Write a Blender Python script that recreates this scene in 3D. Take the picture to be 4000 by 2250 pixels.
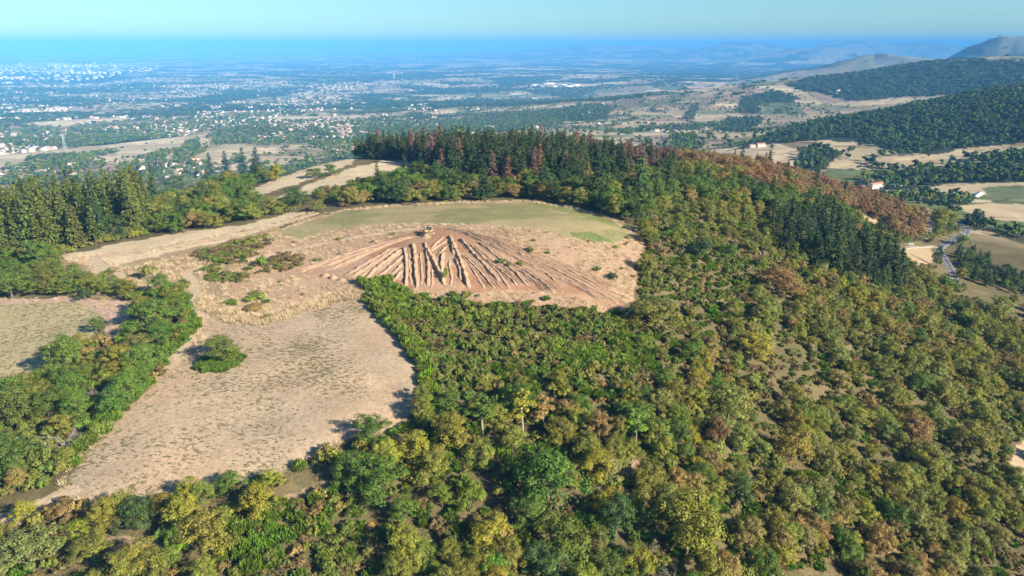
import bpy, math, random
import numpy as np

# ------------------------------------------------------------------ camera, sky, sun, exposure
for o in list(bpy.data.objects):
    bpy.data.objects.remove(o, do_unlink=True)
scene = bpy.context.scene
COL = scene.collection

CAM_Z = 67.0
FPX = 1717.5                 # focal length for a picture 2576 wide
PITCH = math.radians(19.7)
cam_d = bpy.data.cameras.new("camera")
cam_d.sensor_width = 36.0
cam_d.lens = 36.0 * FPX / 2576.0
cam_d.clip_start = 1.0
cam_d.clip_end = 300000.0
cam = bpy.data.objects.new("camera", cam_d)
cam.location = (0, 0, CAM_Z)
cam.rotation_euler = (math.radians(90) - PITCH, 0, 0)
COL.objects.link(cam)
scene.camera = cam

SUN_EL = math.radians(27)
SH = np.array([-0.84, 0.54]); SH /= np.linalg.norm(SH)     # the way shadows fall
sun_az = math.atan2(-SH[0], -SH[1])                        # from +Y towards +X
world = bpy.data.worlds.new("World")
scene.world = world
world.use_nodes = True
wn = world.node_tree.nodes; wl = world.node_tree.links
wn.clear()
w_out = wn.new("ShaderNodeOutputWorld")
w_bg = wn.new("ShaderNodeBackground")
w_sky = wn.new("ShaderNodeTexSky")
w_sky.sky_type = 'NISHITA'
w_sky.sun_disc = False
w_sky.sun_elevation = SUN_EL
w_sky.sun_rotation = sun_az
w_sky.altitude = 600
w_sky.air_density = 1.0
w_sky.dust_density = 0.6
w_sky.ozone_density = 1.0
w_tint = wn.new("ShaderNodeMix"); w_tint.data_type = 'RGBA'; w_tint.blend_type = 'MULTIPLY'
w_tint.inputs[0].default_value = 1.0
w_tint.inputs[7].default_value = (0.60, 0.96, 1.2, 1)
wl.new(w_sky.outputs[0], w_tint.inputs[6])
wl.new(w_tint.outputs[2], w_bg.inputs[0])
w_bg.inputs[1].default_value = 0.056
wl.new(w_bg.outputs[0], w_out.inputs[0])

sun_d = bpy.data.lights.new("sun", 'SUN')
sun_d.energy = 5.0
sun_d.angle = math.radians(0.55)
sun_d.color = (1.0, 0.885, 0.71)
sun = bpy.data.objects.new("sun", sun_d)
from mathutils import Vector, Matrix, Euler
sdir = Vector((SH[0] * math.cos(SUN_EL), SH[1] * math.cos(SUN_EL), -math.sin(SUN_EL)))
sun.rotation_euler = sdir.to_track_quat('-Z', 'Y').to_euler()
COL.objects.link(sun)

scene.view_settings.view_transform = 'Standard'
scene.view_settings.look = 'None'
scene.view_settings.exposure = 1.22
scene.view_settings.gamma = 1.0
scene.render.engine = 'CYCLES'
scene.cycles.use_denoising = True
scene.cycles.max_bounces = 5
scene.cycles.diffuse_bounces = 2
scene.cycles.transmission_bounces = 3
scene.cycles.volume_bounces = 0

# ------------------------------------------------------------------ helpers
PI = math.pi
rng = np.random.default_rng(7)
random.seed(7)

def _hash(ix, iy, seed):
    h = (ix.astype(np.int64) * 374761393 + iy.astype(np.int64) * 668265263 + seed * 974634777) & 0xFFFFFFFF
    h = ((h ^ (h >> 13)) * 1274126177) & 0xFFFFFFFF
    h = h ^ (h >> 16)
    return (h & 0xFFFFFF) / float(0xFFFFFF)

def vnoise(x, y, seed=0):
    x = np.asarray(x, float); y = np.asarray(y, float)
    ix = np.floor(x); iy = np.floor(y)
    fx = x - ix; fy = y - iy
    fx = fx * fx * (3 - 2 * fx); fy = fy * fy * (3 - 2 * fy)
    ix = ix.astype(np.int64); iy = iy.astype(np.int64)
    a = _hash(ix, iy, seed); b = _hash(ix + 1, iy, seed)
    c = _hash(ix, iy + 1, seed); d = _hash(ix + 1, iy + 1, seed)
    return (a * (1 - fx) + b * fx) * (1 - fy) + (c * (1 - fx) + d * fx) * fy

def fbm(x, y, scale, octaves=4, seed=0):
    x = np.asarray(x, float) / scale; y = np.asarray(y, float) / scale
    s = 0; a = 0.5; t = 0
    for k in range(octaves):
        s = s + a * vnoise(x, y, seed + 17 * k); t += a
        x = x * 2.03 + 13.1; y = y * 2.03 + 7.7; a *= 0.5
    return s / t

def smooth(a, b, x):
    t = np.clip((x - a) / (b - a), 0, 1)
    return t * t * (3 - 2 * t)

CP, SP = math.cos(PITCH), math.sin(PITCH)

def ray(u, v):
    a = (np.asarray(u, float) - 1288.0) / FPX
    b = (724.5 - np.asarray(v, float)) / FPX
    return a, CP + b * SP, -SP + b * CP

def project(x, y, z):
    """picture coordinates (2576 wide) and depth of a point of the place"""
    dz = np.asarray(z, float) - CAM_Z
    d = y * CP - dz * SP
    up = y * SP + dz * CP
    d = np.where(d > 1, d, 1)
    return 1288.0 + FPX * x / d, 724.5 - FPX * up / d, d

def in_poly(u, v, poly):
    u = np.asarray(u, float); v = np.asarray(v, float)
    r = np.zeros(u.shape, bool)
    n = len(poly)
    for i in range(n):
        x0, y0 = poly[i]; x1, y1 = poly[(i + 1) % n]
        if y0 == y1:
            continue
        c = ((y0 > v) != (y1 > v)) & (u < (x1 - x0) * (v - y0) / (y1 - y0) + x0)
        r ^= c
    return r

# ------------------------------------------------------------------ terrain: heights surveyed at known spots, smooth in between
SURV = [  # (u, v, height of the ground there)
 (1076,592,0),(1290,560,.3),(1290,508,-2.5),(900,530,-3),(1560,590,-4),(1610,612,-6.5),(700,592,-4.5),(500,622,-6),(250,650,-8),
 (1100,735,-7.5),(830,690,-6.8),(1560,770,-12),(1330,700,-6.5),(1300,620,-1.2),(1000,650,-3),(1200,640,-2.2),(1450,620,-2.5),
 (900,745,-8.2),(1060,900,-11.2),(1065,1000,-13),(760,1160,-14.5),(200,1260,-15),(500,800,-8.8),(480,1000,-11.5),(550,900,-10.2),(800,900,-10.2),(700,1050,-12.8),
 (100,850,-11),(0,1000,-13.5),(-150,850,-13),(0,1200,-15.5),(310,1380,-18),(100,1449,-20),(1288,1449,-25),(900,1260,-18.5),(740,1240,-17),(600,1400,-19.5),
 (1500,1000,-19.5),(1300,860,-13.5),(1250,1050,-17.5),(1500,1200,-24),(1750,800,-20),(2000,1000,-37),(2000,1300,-41),(1700,1380,-32),(2300,1000,-48),(2300,1300,-52),(2576,1449,-58),(2576,1150,-60),
 (2576,1000,-62),(2576,800,-69),(2250,800,-44),(2000,700,-28),(1750,640,-11.5),(1900,560,-19),(1700,480,-9),(2080,560,-31),(2150,720,-40),(2250,690,-49),
 (2380,640,-70),(2400,560,-75),(2280,520,-69),(1950,440,-26),(1720,410,-12),(2100,480,-45),(2320,600,-67),
 (1290,430,-4),(1500,430,-6),(1100,420,-4),(800,450,-7),(1050,400,-6),(650,490,-8),(50,600,-12),(0,700,-11),(330,600,-8.5),(150,640,-9),(880,400,-9),(700,450,-8.5),
 (2200,470,-100),(1900,385,-97),(2400,480,-93),(2500,540,-82),(2576,620,-70),(2000,450,-102),(1800,390,-112),(2300,400,-92),(2576,380,-78),(1700,340,-135),(1600,300,-162),
 (1980,290,-152),(2140,250,-132),(2200,365,-93),(1500,330,-150),
 (400,430,-134),(150,400,-152),(100,370,-176),(850,330,-176),(600,300,-215),(1000,300,-205),(100,310,-215),(650,370,-150),(550,385,-138),(250,385,-160),(880,350,-165),
 (0,260,-270),(600,260,-265),(1200,260,-255),(1600,250,-215),(1300,300,-190),
 (0,220,-310),(700,220,-310),(1300,220,-300),(1700,215,-255),(0,180,-330),(900,180,-335),(1700,180,-320),
]
HID = [  # (x, y, height) of ground that lies behind something from here
 (0,560,-32),(0,800,-112),(-100,600,-48),(150,680,-66),(-150,520,-30),(-260,400,-44),(-290,310,-26),(-280,520,-75),(-330,700,-105),(120,540,-26),
 (-330,270,-22),(-220,300,-15),(-180,600,-65),(80,1100,-135),(-100,1000,-128),(250,700,-80),
 (0,60,-30),(-80,60,-24),(90,60,-46),(200,120,-66),(330,240,-84),(-220,100,-20),(0,40,-32),(-250,200,-17),
]
RIDGE = [ # (u, v, depth) crest lines of the wooded ridges and the dips behind them
 (2620,226,1650),(2450,238,1640),(2300,268,1600),(2100,304,1450),(1950,340,1330),
 (2620,160,3300),(2450,152,3350),(2350,156,3300),(2150,184,3200),(1990,200,3300),(1760,222,3200),(1880,252,2650),
]
DIP = [(2500,2200,-120),(2300,2150,-140),(2100,1900,-150),(2000,1700,-150),(2500,4300,-180),(2200,4300,-250),(1900,4300,-300)]  # (u, depth, height)
SP_PTS = []
for u, v, z in SURV:
    a, b, c = ray(u, v); t = (z - CAM_Z) / c
    SP_PTS.append((a * t, b * t, z))
SP_PTS += HID
for u, v, t in RIDGE:
    a, b, c = ray(u, v); SP_PTS.append((a * t, b * t, CAM_Z + c * t))
for u, t, z in DIP:
    SP_PTS.append(((u - 1288) / FPX * t, t * 1.02, z))
for az in np.linspace(-.75, .75, 7):
    for r in (14000, 30000, 90000):
        SP_PTS.append((r * math.sin(az), r * math.cos(az), -345))
SP_PTS = np.array(SP_PTS, float)
_P = np.stack([np.arctan2(SP_PTS[:, 0], SP_PTS[:, 1]), np.log(np.hypot(SP_PTS[:, 0], SP_PTS[:, 1]))], 1)

def _phi(d2):
    return 0.5 * d2 * np.log(d2 + 1e-12)

def _solve():
    n = len(_P)
    d2 = ((_P[:, None, :] - _P[None]) ** 2).sum(-1)
    A = np.zeros((n + 3, n + 3))
    A[:n, :n] = _phi(d2) + np.eye(n) * 1e-5
    A[:n, n] = 1; A[:n, n + 1:] = _P; A[n, :n] = 1; A[n + 1:, :n] = _P.T
    return np.linalg.solve(A, np.concatenate([SP_PTS[:, 2], np.zeros(3)]))
_W = _solve()

FAR_HILLS = [  # (u, v of the top, depth, half width in pixels)
 (1880,104,20000,170),(2160,100,20000,190),(2330,108,19000,160),(2540,84,5600,170),(2740,84,5600,220),(2330,123,5600,380),(2050,118,15000,160),(1550,113,24000,300)]

_GA = np.linspace(-.78, .78, 241); _GR = np.linspace(math.log(35), math.log(90000), 521)
_ga, _gr = [q.ravel() for q in np.meshgrid(_GA, _GR, indexing='ij')]
_GZ = np.empty_like(_ga)
for _i in range(0, len(_ga), 40000):
    _s = slice(_i, _i + 40000)
    _d2 = (_ga[_s, None] - _P[None, :, 0]) ** 2 + (_gr[_s, None] - _P[None, :, 1]) ** 2
    _GZ[_s] = _phi(_d2) @ _W[:-3] + _W[-3] + _W[-2] * _ga[_s] + _W[-1] * _gr[_s]
_gR = np.exp(_gr); _gx = _gR * np.sin(_ga); _gy = _gR * np.cos(_ga)
_far = smooth(9000, 14000, _gR)
_GZ = _GZ * (1 - _far) - 345 * _far
_GZ += 16 * (fbm(_gx, _gy, 260, 3, 5) - .5) * smooth(750, 1500, _gR)
_GZ += 50 * (fbm(_gx, _gy, 1500, 3, 9) - .5) * smooth(2600, 7000, _gR)
_GZ += 90 * (fbm(_gx, _gy, 6000, 3, 19) - .5) * smooth(12000, 25000, _gR)
for u, v, t, w in FAR_HILLS:
    a, b, c = ray(u, v)
    hx, hy, hz_ = a * t, b * t, CAM_Z + c * t
    wx = w * t / FPX
    _bump = np.exp(-(((_gx - hx) / wx) ** 2 + ((_gy - hy) / (wx * 1.1)) ** 2)) * (0.66 + 0.6 * fbm(_gx, _gy, wx * .55, 4, int(u)))
    _GZ = np.where(_gR > 4000, np.maximum(_GZ, -345 + (hz_ + 345) * _bump), _GZ)
_GZ = _GZ.reshape(241, 521)

def height(x, y):
    x = np.asarray(x, float); y = np.asarray(y, float)
    shp = x.shape
    x = x.ravel(); y = y.ravel()
    r = np.maximum(np.hypot(x, y), 35)
    az = np.clip(np.arctan2(x, y), -.7799, .7799)
    lr = np.clip(np.log(r), math.log(35), math.log(89999))
    fa = (az + .78) / 1.56 * 240; fr = (lr - _GR[0]) / (_GR[-1] - _GR[0]) * 520
    ia = fa.astype(int); ir = fr.astype(int); fa = fa - ia; fr = fr - ir
    z = (_GZ[ia, ir] * (1 - fr) + _GZ[ia, ir + 1] * fr) * (1 - fa) + (_GZ[ia + 1, ir] * (1 - fr) + _GZ[ia + 1, ir + 1] * fr) * fa
    k = np.where(r < 1000)[0]
    if len(k):
        z[k] += 0.5 * (fbm(x[k], y[k], 16, 3, 3) - .5) * smooth(60, 120, r[k]) * (1 - smooth(800, 1000, r[k]))
    return z.reshape(shp)

def hz(x, y):
    return float(height(np.array([x]), np.array([y]))[0])

def pick_many(us, vs, tmin=60., tmax=60000.):
    """march rays from the camera through picture points to the ground"""
    us = np.asarray(us, float); vs = np.asarray(vs, float)
    a, b, c = ray(us, vs)
    ts = tmin * 1.012 ** np.arange(int(math.log(tmax / tmin) / math.log(1.012)) + 2)
    Z = CAM_Z + c[:, None] * ts[None]
    low = Z <= height(a[:, None] * ts[None], b[:, None] * ts[None])
    low[:, -1] = True
    i = np.argmax(low, axis=1)
    hi = ts[i]; lo = ts[np.maximum(i - 1, 0)]
    for _ in range(9):
        mid = (lo + hi) / 2
        below = CAM_Z + c * mid <= height(a * mid, b * mid)
        hi = np.where(below, mid, hi); lo = np.where(below, lo, mid)
    t = (lo + hi) / 2
    x = a * t; y = b * t
    return np.stack([x, y, height(x, y)], 1), t

def pick(u, v, tmin=60.):
    p, t = pick_many([u], [v], tmin)
    return p[0], t[0]

# ------------------------------------------------------------------ materials
def new_mat(name):
    m = bpy.data.materials.new(name); m.use_nodes = True
    nt = m.node_tree; nt.nodes.clear()
    out = nt.nodes.new("ShaderNodeOutputMaterial")
    return m, nt, out

def node(nt, kind, **kw):
    n = nt.nodes.new(kind)
    for k, v in kw.items():
        setattr(n, k, v)
    return n

def mixc(nt, fac, a, b, blend='MIX'):
    n = nt.nodes.new("ShaderNodeMix"); n.data_type = 'RGBA'; n.blend_type = blend
    for i, x in ((0, fac), (6, a), (7, b)):
        if hasattr(x, 'links'):
            nt.links.new(x, n.inputs[i])
        elif isinstance(x, (int, float)):
            n.inputs[i].default_value = x
        else:
            n.inputs[i].default_value = (*x, 1)
    return n.outputs[2]

def mathn(nt, op, a, b=0.0, clamp=False):
    n = nt.nodes.new("ShaderNodeMath"); n.operation = op; n.use_clamp = clamp
    for i, x in ((0, a), (1, b)):
        if hasattr(x, 'links'):
            nt.links.new(x, n.inputs[i])
        else:
            n.inputs[i].default_value = x
    return n.outputs[0]

def noise(nt, vec, scale, detail=4, rough=.6):
    n = node(nt, "ShaderNodeTexNoise"); n.inputs['Scale'].default_value = scale
    n.inputs['Detail'].default_value = detail; n.inputs['Roughness'].default_value = rough
    nt.links.new(vec, n.inputs['Vector'])
    return n.outputs[0]

def maprange(nt, x, a, b, c, d):
    n = node(nt, "ShaderNodeMapRange"); n.clamp = True
    nt.links.new(x, n.inputs[0])
    for i, v in ((1, a), (2, b), (3, c), (4, d)):
        n.inputs[i].default_value = v
    return n.outputs[0]

def plain_mat(name, col, rough=.7, metal=0., vary=.25, scale=1.2, bump=0.):
    m, nt, out = new_mat(name)
    tc = node(nt, "ShaderNodeTexCoord"); ob = node(nt, "ShaderNodeObjectInfo")
    n = noise(nt, tc.outputs['Object'], scale, 5)
    f = maprange(nt, n, .3, .7, 1 - vary, 1 + vary)
    c = mixc(nt, 1.0, col, f, 'MULTIPLY') if False else None
    vm = node(nt, "ShaderNodeVectorMath", operation='SCALE')
    vm.inputs[0].default_value = col
    nt.links.new(f, vm.inputs['Scale'])
    p = node(nt, "ShaderNodeBsdfPrincipled")
    nt.links.new(vm.outputs[0], p.inputs['Base Color'])
    p.inputs['Roughness'].default_value = rough
    p.inputs['Metallic'].default_value = metal
    if bump:
        b = node(nt, "ShaderNodeBump"); b.inputs['Strength'].default_value = bump; b.inputs['Distance'].default_value = .1
        nt.links.new(n, b.inputs['Height']); nt.links.new(b.outputs[0], p.inputs['Normal'])
    nt.links.new(p.outputs[0], out.inputs[0])
    return m

def ground_mat():
    m, nt, out = new_mat("ground_soil_and_grass")
    geo = node(nt, "ShaderNodeNewGeometry"); pos = geo.outputs['Position']
    col = node(nt, "ShaderNodeAttribute", attribute_name="soil").outputs['Color']
    weed = node(nt, "ShaderNodeAttribute", attribute_name="weed").outputs['Fac']
    near = node(nt, "ShaderNodeAttribute", attribute_name="near").outputs['Fac']
    rough_a = node(nt, "ShaderNodeAttribute", attribute_name="tuft").outputs['Fac']
    n1 = noise(nt, pos, .9, 6, .7)
    n2 = noise(nt, pos, .11, 5, .6)
    n3 = noise(nt, pos, 3.1, 3, .7)
    f = mathn(nt, 'MULTIPLY', maprange(nt, n1, .25, .75, .72, 1.28), maprange(nt, n2, .25, .75, .82, 1.18))
    f2 = mathn(nt, 'MULTIPLY', f, maprange(nt, n3, .3, .7, .82, 1.18))
    fm = node(nt, "ShaderNodeMix"); fm.data_type = 'FLOAT'
    nt.links.new(near, fm.inputs[0]); fm.inputs[2].default_value = 1.0; nt.links.new(f2, fm.inputs[3])
    vm = node(nt, "ShaderNodeVectorMath", operation='SCALE')
    nt.links.new(col, vm.inputs[0]); nt.links.new(fm.outputs[0], vm.inputs['Scale'])
    # straw and red soil drift
    n4 = noise(nt, pos, .045, 4, .6)
    warm = mixc(nt, mathn(nt, 'MULTIPLY', maprange(nt, n4, .42, .62, 0, .5), near), vm.outputs[0], mixc(nt, 1.0, vm.outputs[0], (1.05, .95, .88), 'MULTIPLY'))
    # weeds growing in short broken wisps
    mp = node(nt, "ShaderNodeMapping"); mp.inputs['Scale'].default_value = (.7, 1.25, 1.0); mp.inputs['Rotation'].default_value = (0, 0, .75)
    nt.links.new(pos, mp.inputs['Vector'])
    w1 = noise(nt, mp.outputs[0], 1.15, 6, .74)
    wbig = noise(nt, pos, .07, 3, .5)
    thr = mathn(nt, 'SUBTRACT', .785, mathn(nt, 'MULTIPLY', weed, mathn(nt, 'ADD', .12, mathn(nt, 'MULTIPLY', wbig, .34))))
    wmask = maprange(nt, mathn(nt, 'SUBTRACT', w1, thr), -.005, .02, 0, 1)
    weedc = mixc(nt, noise(nt, pos, 2.0, 2), (.085, .095, .03), (.16, .15, .055))
    fin = mixc(nt, mathn(nt, 'MULTIPLY', wmask, .9), warm, weedc)
    # tufts of dead grass
    t1 = noise(nt, mp.outputs[0], 1.7, 5, .75)
    tm = mathn(nt, 'MULTIPLY', maprange(nt, t1, .47, .6, 0, .85), rough_a)
    tcol = mixc(nt, noise(nt, pos, .6, 3), (.50, .40, .24), (.34, .23, .13))
    fin = mixc(nt, tm, fin, tcol)
    p = node(nt, "ShaderNodeBsdfPrincipled")
    nt.links.new(fin, p.inputs['Base Color'])
    p.inputs['Roughness'].default_value = .95
    p.inputs['Specular IOR Level'].default_value = .1
    hgt = mathn(nt, 'ADD', mathn(nt, 'MULTIPLY', n1, .5), mathn(nt, 'ADD', mathn(nt, 'MULTIPLY', tm, .5), mathn(nt, 'MULTIPLY', wmask, .25)))
    b = node(nt, "ShaderNodeBump"); b.inputs['Distance'].default_value = .55
    nt.links.new(mathn(nt, 'MULTIPLY', near, .75), b.inputs['Strength'])
    nt.links.new(hgt, b.inputs['Height']); nt.links.new(b.outputs[0], p.inputs['Normal'])
    nt.links.new(p.outputs[0], out.inputs[0])
    return m

def foliage_mat(name, vary=.35, transl=.13, hue_shift=(.9, 1.05, .7)):
    """leaf colour comes from each plant's own tint; every leaf differs a little"""
    m, nt, out = new_mat(name)
    ob = node(nt, "ShaderNodeObjectInfo")
    ti = node(nt, "ShaderNodeAttribute", attribute_name="tint", attribute_type='INSTANCER').outputs['Color']
    has = node(nt, "ShaderNodeAttribute", attribute_name="has_tint", attribute_type='INSTANCER').outputs['Fac']
    base = mixc(nt, has, ob.outputs['Color'], ti)
    geo = node(nt, "ShaderNodeNewGeometry")
    isl = geo.outputs['Random Per Island']
    n = noise(nt, geo.outputs['Position'], .45, 3)
    f = mathn(nt, 'MULTIPLY', maprange(nt, isl, 0, 1, 1 - vary, 1 + vary), maprange(nt, n, .3, .7, .82, 1.18))
    vm = node(nt, "ShaderNodeVectorMath", operation='SCALE')
    nt.links.new(base, vm.inputs[0]); nt.links.new(f, vm.inputs['Scale'])
    warm = mixc(nt, 1.0, vm.outputs[0], (1.25, 1.0, .75), 'MULTIPLY')
    c = mixc(nt, maprange(nt, noise(nt, geo.outputs['Position'], .8, 2), .4, .7, 0, .35), vm.outputs[0], warm)
    d = node(nt, "ShaderNodeBsdfPrincipled"); nt.links.new(c, d.inputs['Base Color'])
    d.inputs['Roughness'].default_value = .55; d.inputs['Specular IOR Level'].default_value = .25
    t = node(nt, "ShaderNodeBsdfTranslucent")
    nt.links.new(mixc(nt, 1.0, c, (1.2, 1.25, .6), 'MULTIPLY'), t.inputs[0])
    ms = node(nt, "ShaderNodeMixShader"); ms.inputs[0].default_value = transl
    nt.links.new(d.outputs[0], ms.inputs[1]); nt.links.new(t.outputs[0], ms.inputs[2])
    nt.links.new(ms.outputs[0], out.inputs[0])
    return m

M = {}
M['ground'] = ground_mat()
M['leaf'] = foliage_mat("leaves")
M['needle'] = foliage_mat("needles", .3, .12)
M['bark'] = plain_mat("bark", (.12, .095, .07), .9, vary=.4, scale=3)
M['pale_bark'] = plain_mat("pale_bark", (.33, .29, .24), .9, vary=.35, scale=3)
M['grey_wood'] = plain_mat("dead_grey_wood", (.30, .275, .24), .9, vary=.35, scale=3)
M['earth'] = None

# ------------------------------------------------------------------ mesh building
def mesh_np(name, V, F, mats, mi=None, smooth_shade=False):
    """V (n,3), F list of arrays with 3 or 4 columns"""
    me = bpy.data.meshes.new(name)
    V = np.asarray(V, np.float32)
    if not isinstance(F, list):
        F = [F]
    F = [np.asarray(f, np.int32) for f in F if len(f)]
    nl = sum(f.size for f in F); nf = sum(len(f) for f in F)
    me.vertices.add(len(V)); me.loops.add(nl); me.polygons.add(nf)
    me.vertices.foreach_set("co", V.ravel())
    me.loops.foreach_set("vertex_index", np.concatenate([f.ravel() for f in F]))
    tot = np.concatenate([np.full(len(f), f.shape[1], np.int32) for f in F])
    st = np.concatenate([[0], np.cumsum(tot)[:-1]]).astype(np.int32)
    me.polygons.foreach_set("loop_start", st)
    me.polygons.foreach_set("loop_total", tot)
    if mi is not None:
        me.polygons.foreach_set("material_index", np.asarray(mi, np.int32))
    if smooth_shade:
        me.polygons.foreach_set("use_smooth", np.ones(nf, bool))
    for m in (mats if isinstance(mats, (list, tuple)) else [mats]):
        me.materials.append(m)
    me.update(calc_edges=True)
    me.validate()
    return me

def add(name, me, parent=None, loc=None, rotz=None):
    o = bpy.data.objects.new(name, me)
    COL.objects.link(o)
    if parent is not None:
        o.parent = parent
    if loc is not None:
        o.location = loc
    if rotz is not None:
        o.rotation_euler = (0, 0, rotz)
    return o

def tag(o, label=None, cat=None, group=None, kind=None):
    if label: o['label'] = label
    if cat: o['category'] = cat
    if group: o['group'] = group
    if kind: o['kind'] = kind
    return o

class MB:
    """collects boxes, tubes and sheets into one mesh"""
    def __init__(self):
        self.V = []; self.F = {3: [], 4: []}; self.n = 0
    def add(self, V, F):
        V = np.asarray(V, float); F = np.asarray(F, int)
        self.V.append(V); self.F[F.shape[1]].append(F + self.n); self.n += len(V)
    def box(self, c, s, rz=0., taper=1., shear=(0, 0)):
        x, y, z = [q / 2 for q in s]
        V = np.array([[-x, -y, -z], [x, -y, -z], [x, y, -z], [-x, y, -z], [-x * taper + shear[0], -y * taper + shear[1], z], [x * taper + shear[0], -y * taper + shear[1], z], [x * taper + shear[0], y * taper + shear[1], z], [-x * taper + shear[0], y * taper + shear[1], z]])
        cz, sz = math.cos(rz), math.sin(rz)
        V = np.stack([V[:, 0] * cz - V[:, 1] * sz, V[:, 0] * sz + V[:, 1] * cz, V[:, 2]], 1) + np.array(c)
        self.add(V, [[0, 3, 2, 1], [4, 5, 6, 7], [0, 1, 5, 4], [1, 2, 6, 5], [2, 3, 7, 6], [3, 0, 4, 7]])
        return self
    def tube(self, pts, rad, n=6, cap=True):
        pts = np.asarray(pts, float); m = len(pts)
        rad = np.broadcast_to(np.asarray(rad, float), (m,))
        T = np.gradient(pts, axis=0); T /= np.linalg.norm(T, axis=1)[:, None] + 1e-9
        ref = np.array([0, 0, 1.]) if abs(T[:, 2]).mean() < .8 else np.array([1., 0, 0])
        A = np.cross(T, ref); A /= np.linalg.norm(A, axis=1)[:, None] + 1e-9
        B = np.cross(T, A)
        th = np.arange(n) / n * 2 * PI
        V = pts[:, None] + rad[:, None, None] * (np.cos(th)[None, :, None] * A[:, None] + np.sin(th)[None, :, None] * B[:, None])
        F = []
        for i in range(m - 1):
            for j in range(n):
                k = (j + 1) % n
                F.append([i * n + j, i * n + k, (i + 1) * n + k, (i + 1) * n + j])
        self.add(V.reshape(-1, 3), F)
        if cap:
            for i, flip in ((0, 1), (m - 1, 0)):
                c = pts[i]; ring = V[i]
                f = [[0, 1 + (j + 1) % n, 1 + j] if flip else [0, 1 + j, 1 + (j + 1) % n] for j in range(n)]
                self.add(np.concatenate([[c], ring]), f)
        return self
    def prism(self, poly, axis, d0, d1):
        """extrude a closed outline: axis 'x' (y,z outline) or 'y' (x,z outline) or 'z'"""
        P = np.asarray(poly, float); n = len(P)
        def em(d):
            q = np.full(n, d)
            return {'x': np.stack([q, P[:, 0], P[:, 1]], 1), 'y': np.stack([P[:, 0], q, P[:, 1]], 1), 'z': np.stack([P[:, 0], P[:, 1], q], 1)}[axis]
        V = np.concatenate([em(d0), em(d1)])
        self.add(V, [[i, (i + 1) % n, n + (i + 1) % n, n + i] for i in range(n)])
        c0 = em(d0).mean(0); c1 = em(d1).mean(0)
        self.add(np.concatenate([[c0], em(d0)]), [[0, 1 + (i + 1) % n, 1 + i] for i in range(n)])
        self.add(np.concatenate([[c1], em(d1)]), [[0, 1 + i, 1 + (i + 1) % n] for i in range(n)])
        return self
    def mesh(self, name, mat, smooth_shade=False):
        V = np.concatenate(self.V)
        F = [np.concatenate(self.F[k]) for k in (3, 4) if self.F[k]]
        return mesh_np(name, V, F, mat, smooth_shade=smooth_shade)
    def build(self, name, mat, parent=None, smooth_shade=False):
        return add(name, self.mesh(name, mat, smooth_shade), parent)

# ------------------------------------------------------------------ zones of the near hill, outlined by what is seen on the ground
MAIN_FIELD = [(478,748),(540,752),(590,790),(660,806),(760,772),(850,742),(905,745),(1000,840),(1055,930),(1068,1010),(1000,1075),(870,1108),(770,1155),(700,1190),(560,1215),(430,1262),(300,1278),(180,1250),(172,1200),(280,1070),(400,950),(440,900),(500,830),(495,790)]
LEFT_FIELD = [(-300,790),(0,766),(150,757),(225,768),(252,792),(238,835),(205,862),(150,905),(100,960),(40,1000),(-300,1060)]
LEFT_MARGIN = [(-300,765),(0,752),(180,748),(330,762),(330,800),(300,850),(270,850),(258,800),(225,768),(150,757),(0,766),(-300,790)]
MOUND = [(560,625),(640,600),(700,580),(760,555),(870,525),(1100,510),(1300,503),(1430,517),(1545,550),(1612,588),(1625,640),(1600,700),(1580,792),(1400,772),(1250,772),(1100,760),(1010,735),(905,745),(850,742),(760,772),(660,806),(590,790),(540,752),(560,720),(470,690),(480,655)]
GREEN_TOP = [(690,592),(760,562),(870,530),(1100,515),(1300,508),(1420,521),(1535,553),(1590,588),(1545,613),(1440,597),(1330,572),(1150,563),(1000,563),(850,578),(760,600)]
GREEN_DEEP = [(1440,585),(1480,580),(1545,608),(1500,612),(1440,597)]
GREEN_EDGE = [(1290,506),(1340,510),(1430,520),(1540,553),(1590,590),(1560,575),(1470,545),(1380,523)]
FAN = [(758,682),(800,698),(860,712),(1000,724),(1100,738),(1180,738),(1260,728),(1330,732),(1400,740),(1550,772),(1570,765),(1500,705),(1400,655),(1330,628),(1230,592),(1140,570),(1060,578),(1000,594),(880,638)]
TRACKS = [  # pale bare tracks: (centre line in the picture, width in metres)
 ([(200,652),(300,640),(420,622),(560,598),(700,565),(780,540)], 4.0),
 ([(232,650),(258,668),(245,690),(300,690)], 4.5),
 ([(640,650),(560,662),(480,678),(470,690),(490,715),(492,745),(470,775)], 3.2),
 ([(640,650),(760,622),(900,595),(1000,580),(1060,575)], 3.0),
 ([(470,775),(510,800),(470,860),(430,920)], 4.0),
 ([(-60,1330),(60,1295),(170,1240)], 4.0),
 ([(2640,1090),(2575,1140),(2562,1190),(2600,1260)], 5.0),
]
STRAW_STRIPS = [
 [(150,645),(330,606),(480,580),(600,568),(700,543),(770,530),(710,566),(600,600),(400,642),(262,676),(215,668)],
 [(598,490),(700,448),(800,415),(900,396),(885,412),(780,452),(700,478),(625,498)],
 [(640,528),(680,505),(760,470),(870,428),(960,404),(1055,394),(1015,432),(900,455),(840,472),(760,492),(665,538)],
 [(540,452),(640,440),(720,425),(700,440),(600,462)],
]
BARE_LOW = [[(225,1360),(330,1340),(430,1370),(400,1420),(280,1410)], [(715,1248),(780,1222),(845,1205),(850,1222),(780,1258),(720,1264)], [(1545,1165),(1600,1158),(1640,1200),(1600,1225),(1550,1200)],[(1440,790),(1475,780),(1500,800),(1470,815)]]
HEATH = [(1010,735),(1100,760),(1250,772),(1400,772),(1580,792),(1640,800),(1640,900),(1600,985),(1200,990),(1075,1000),(1060,930),(1000,840),(905,745)]
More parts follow.
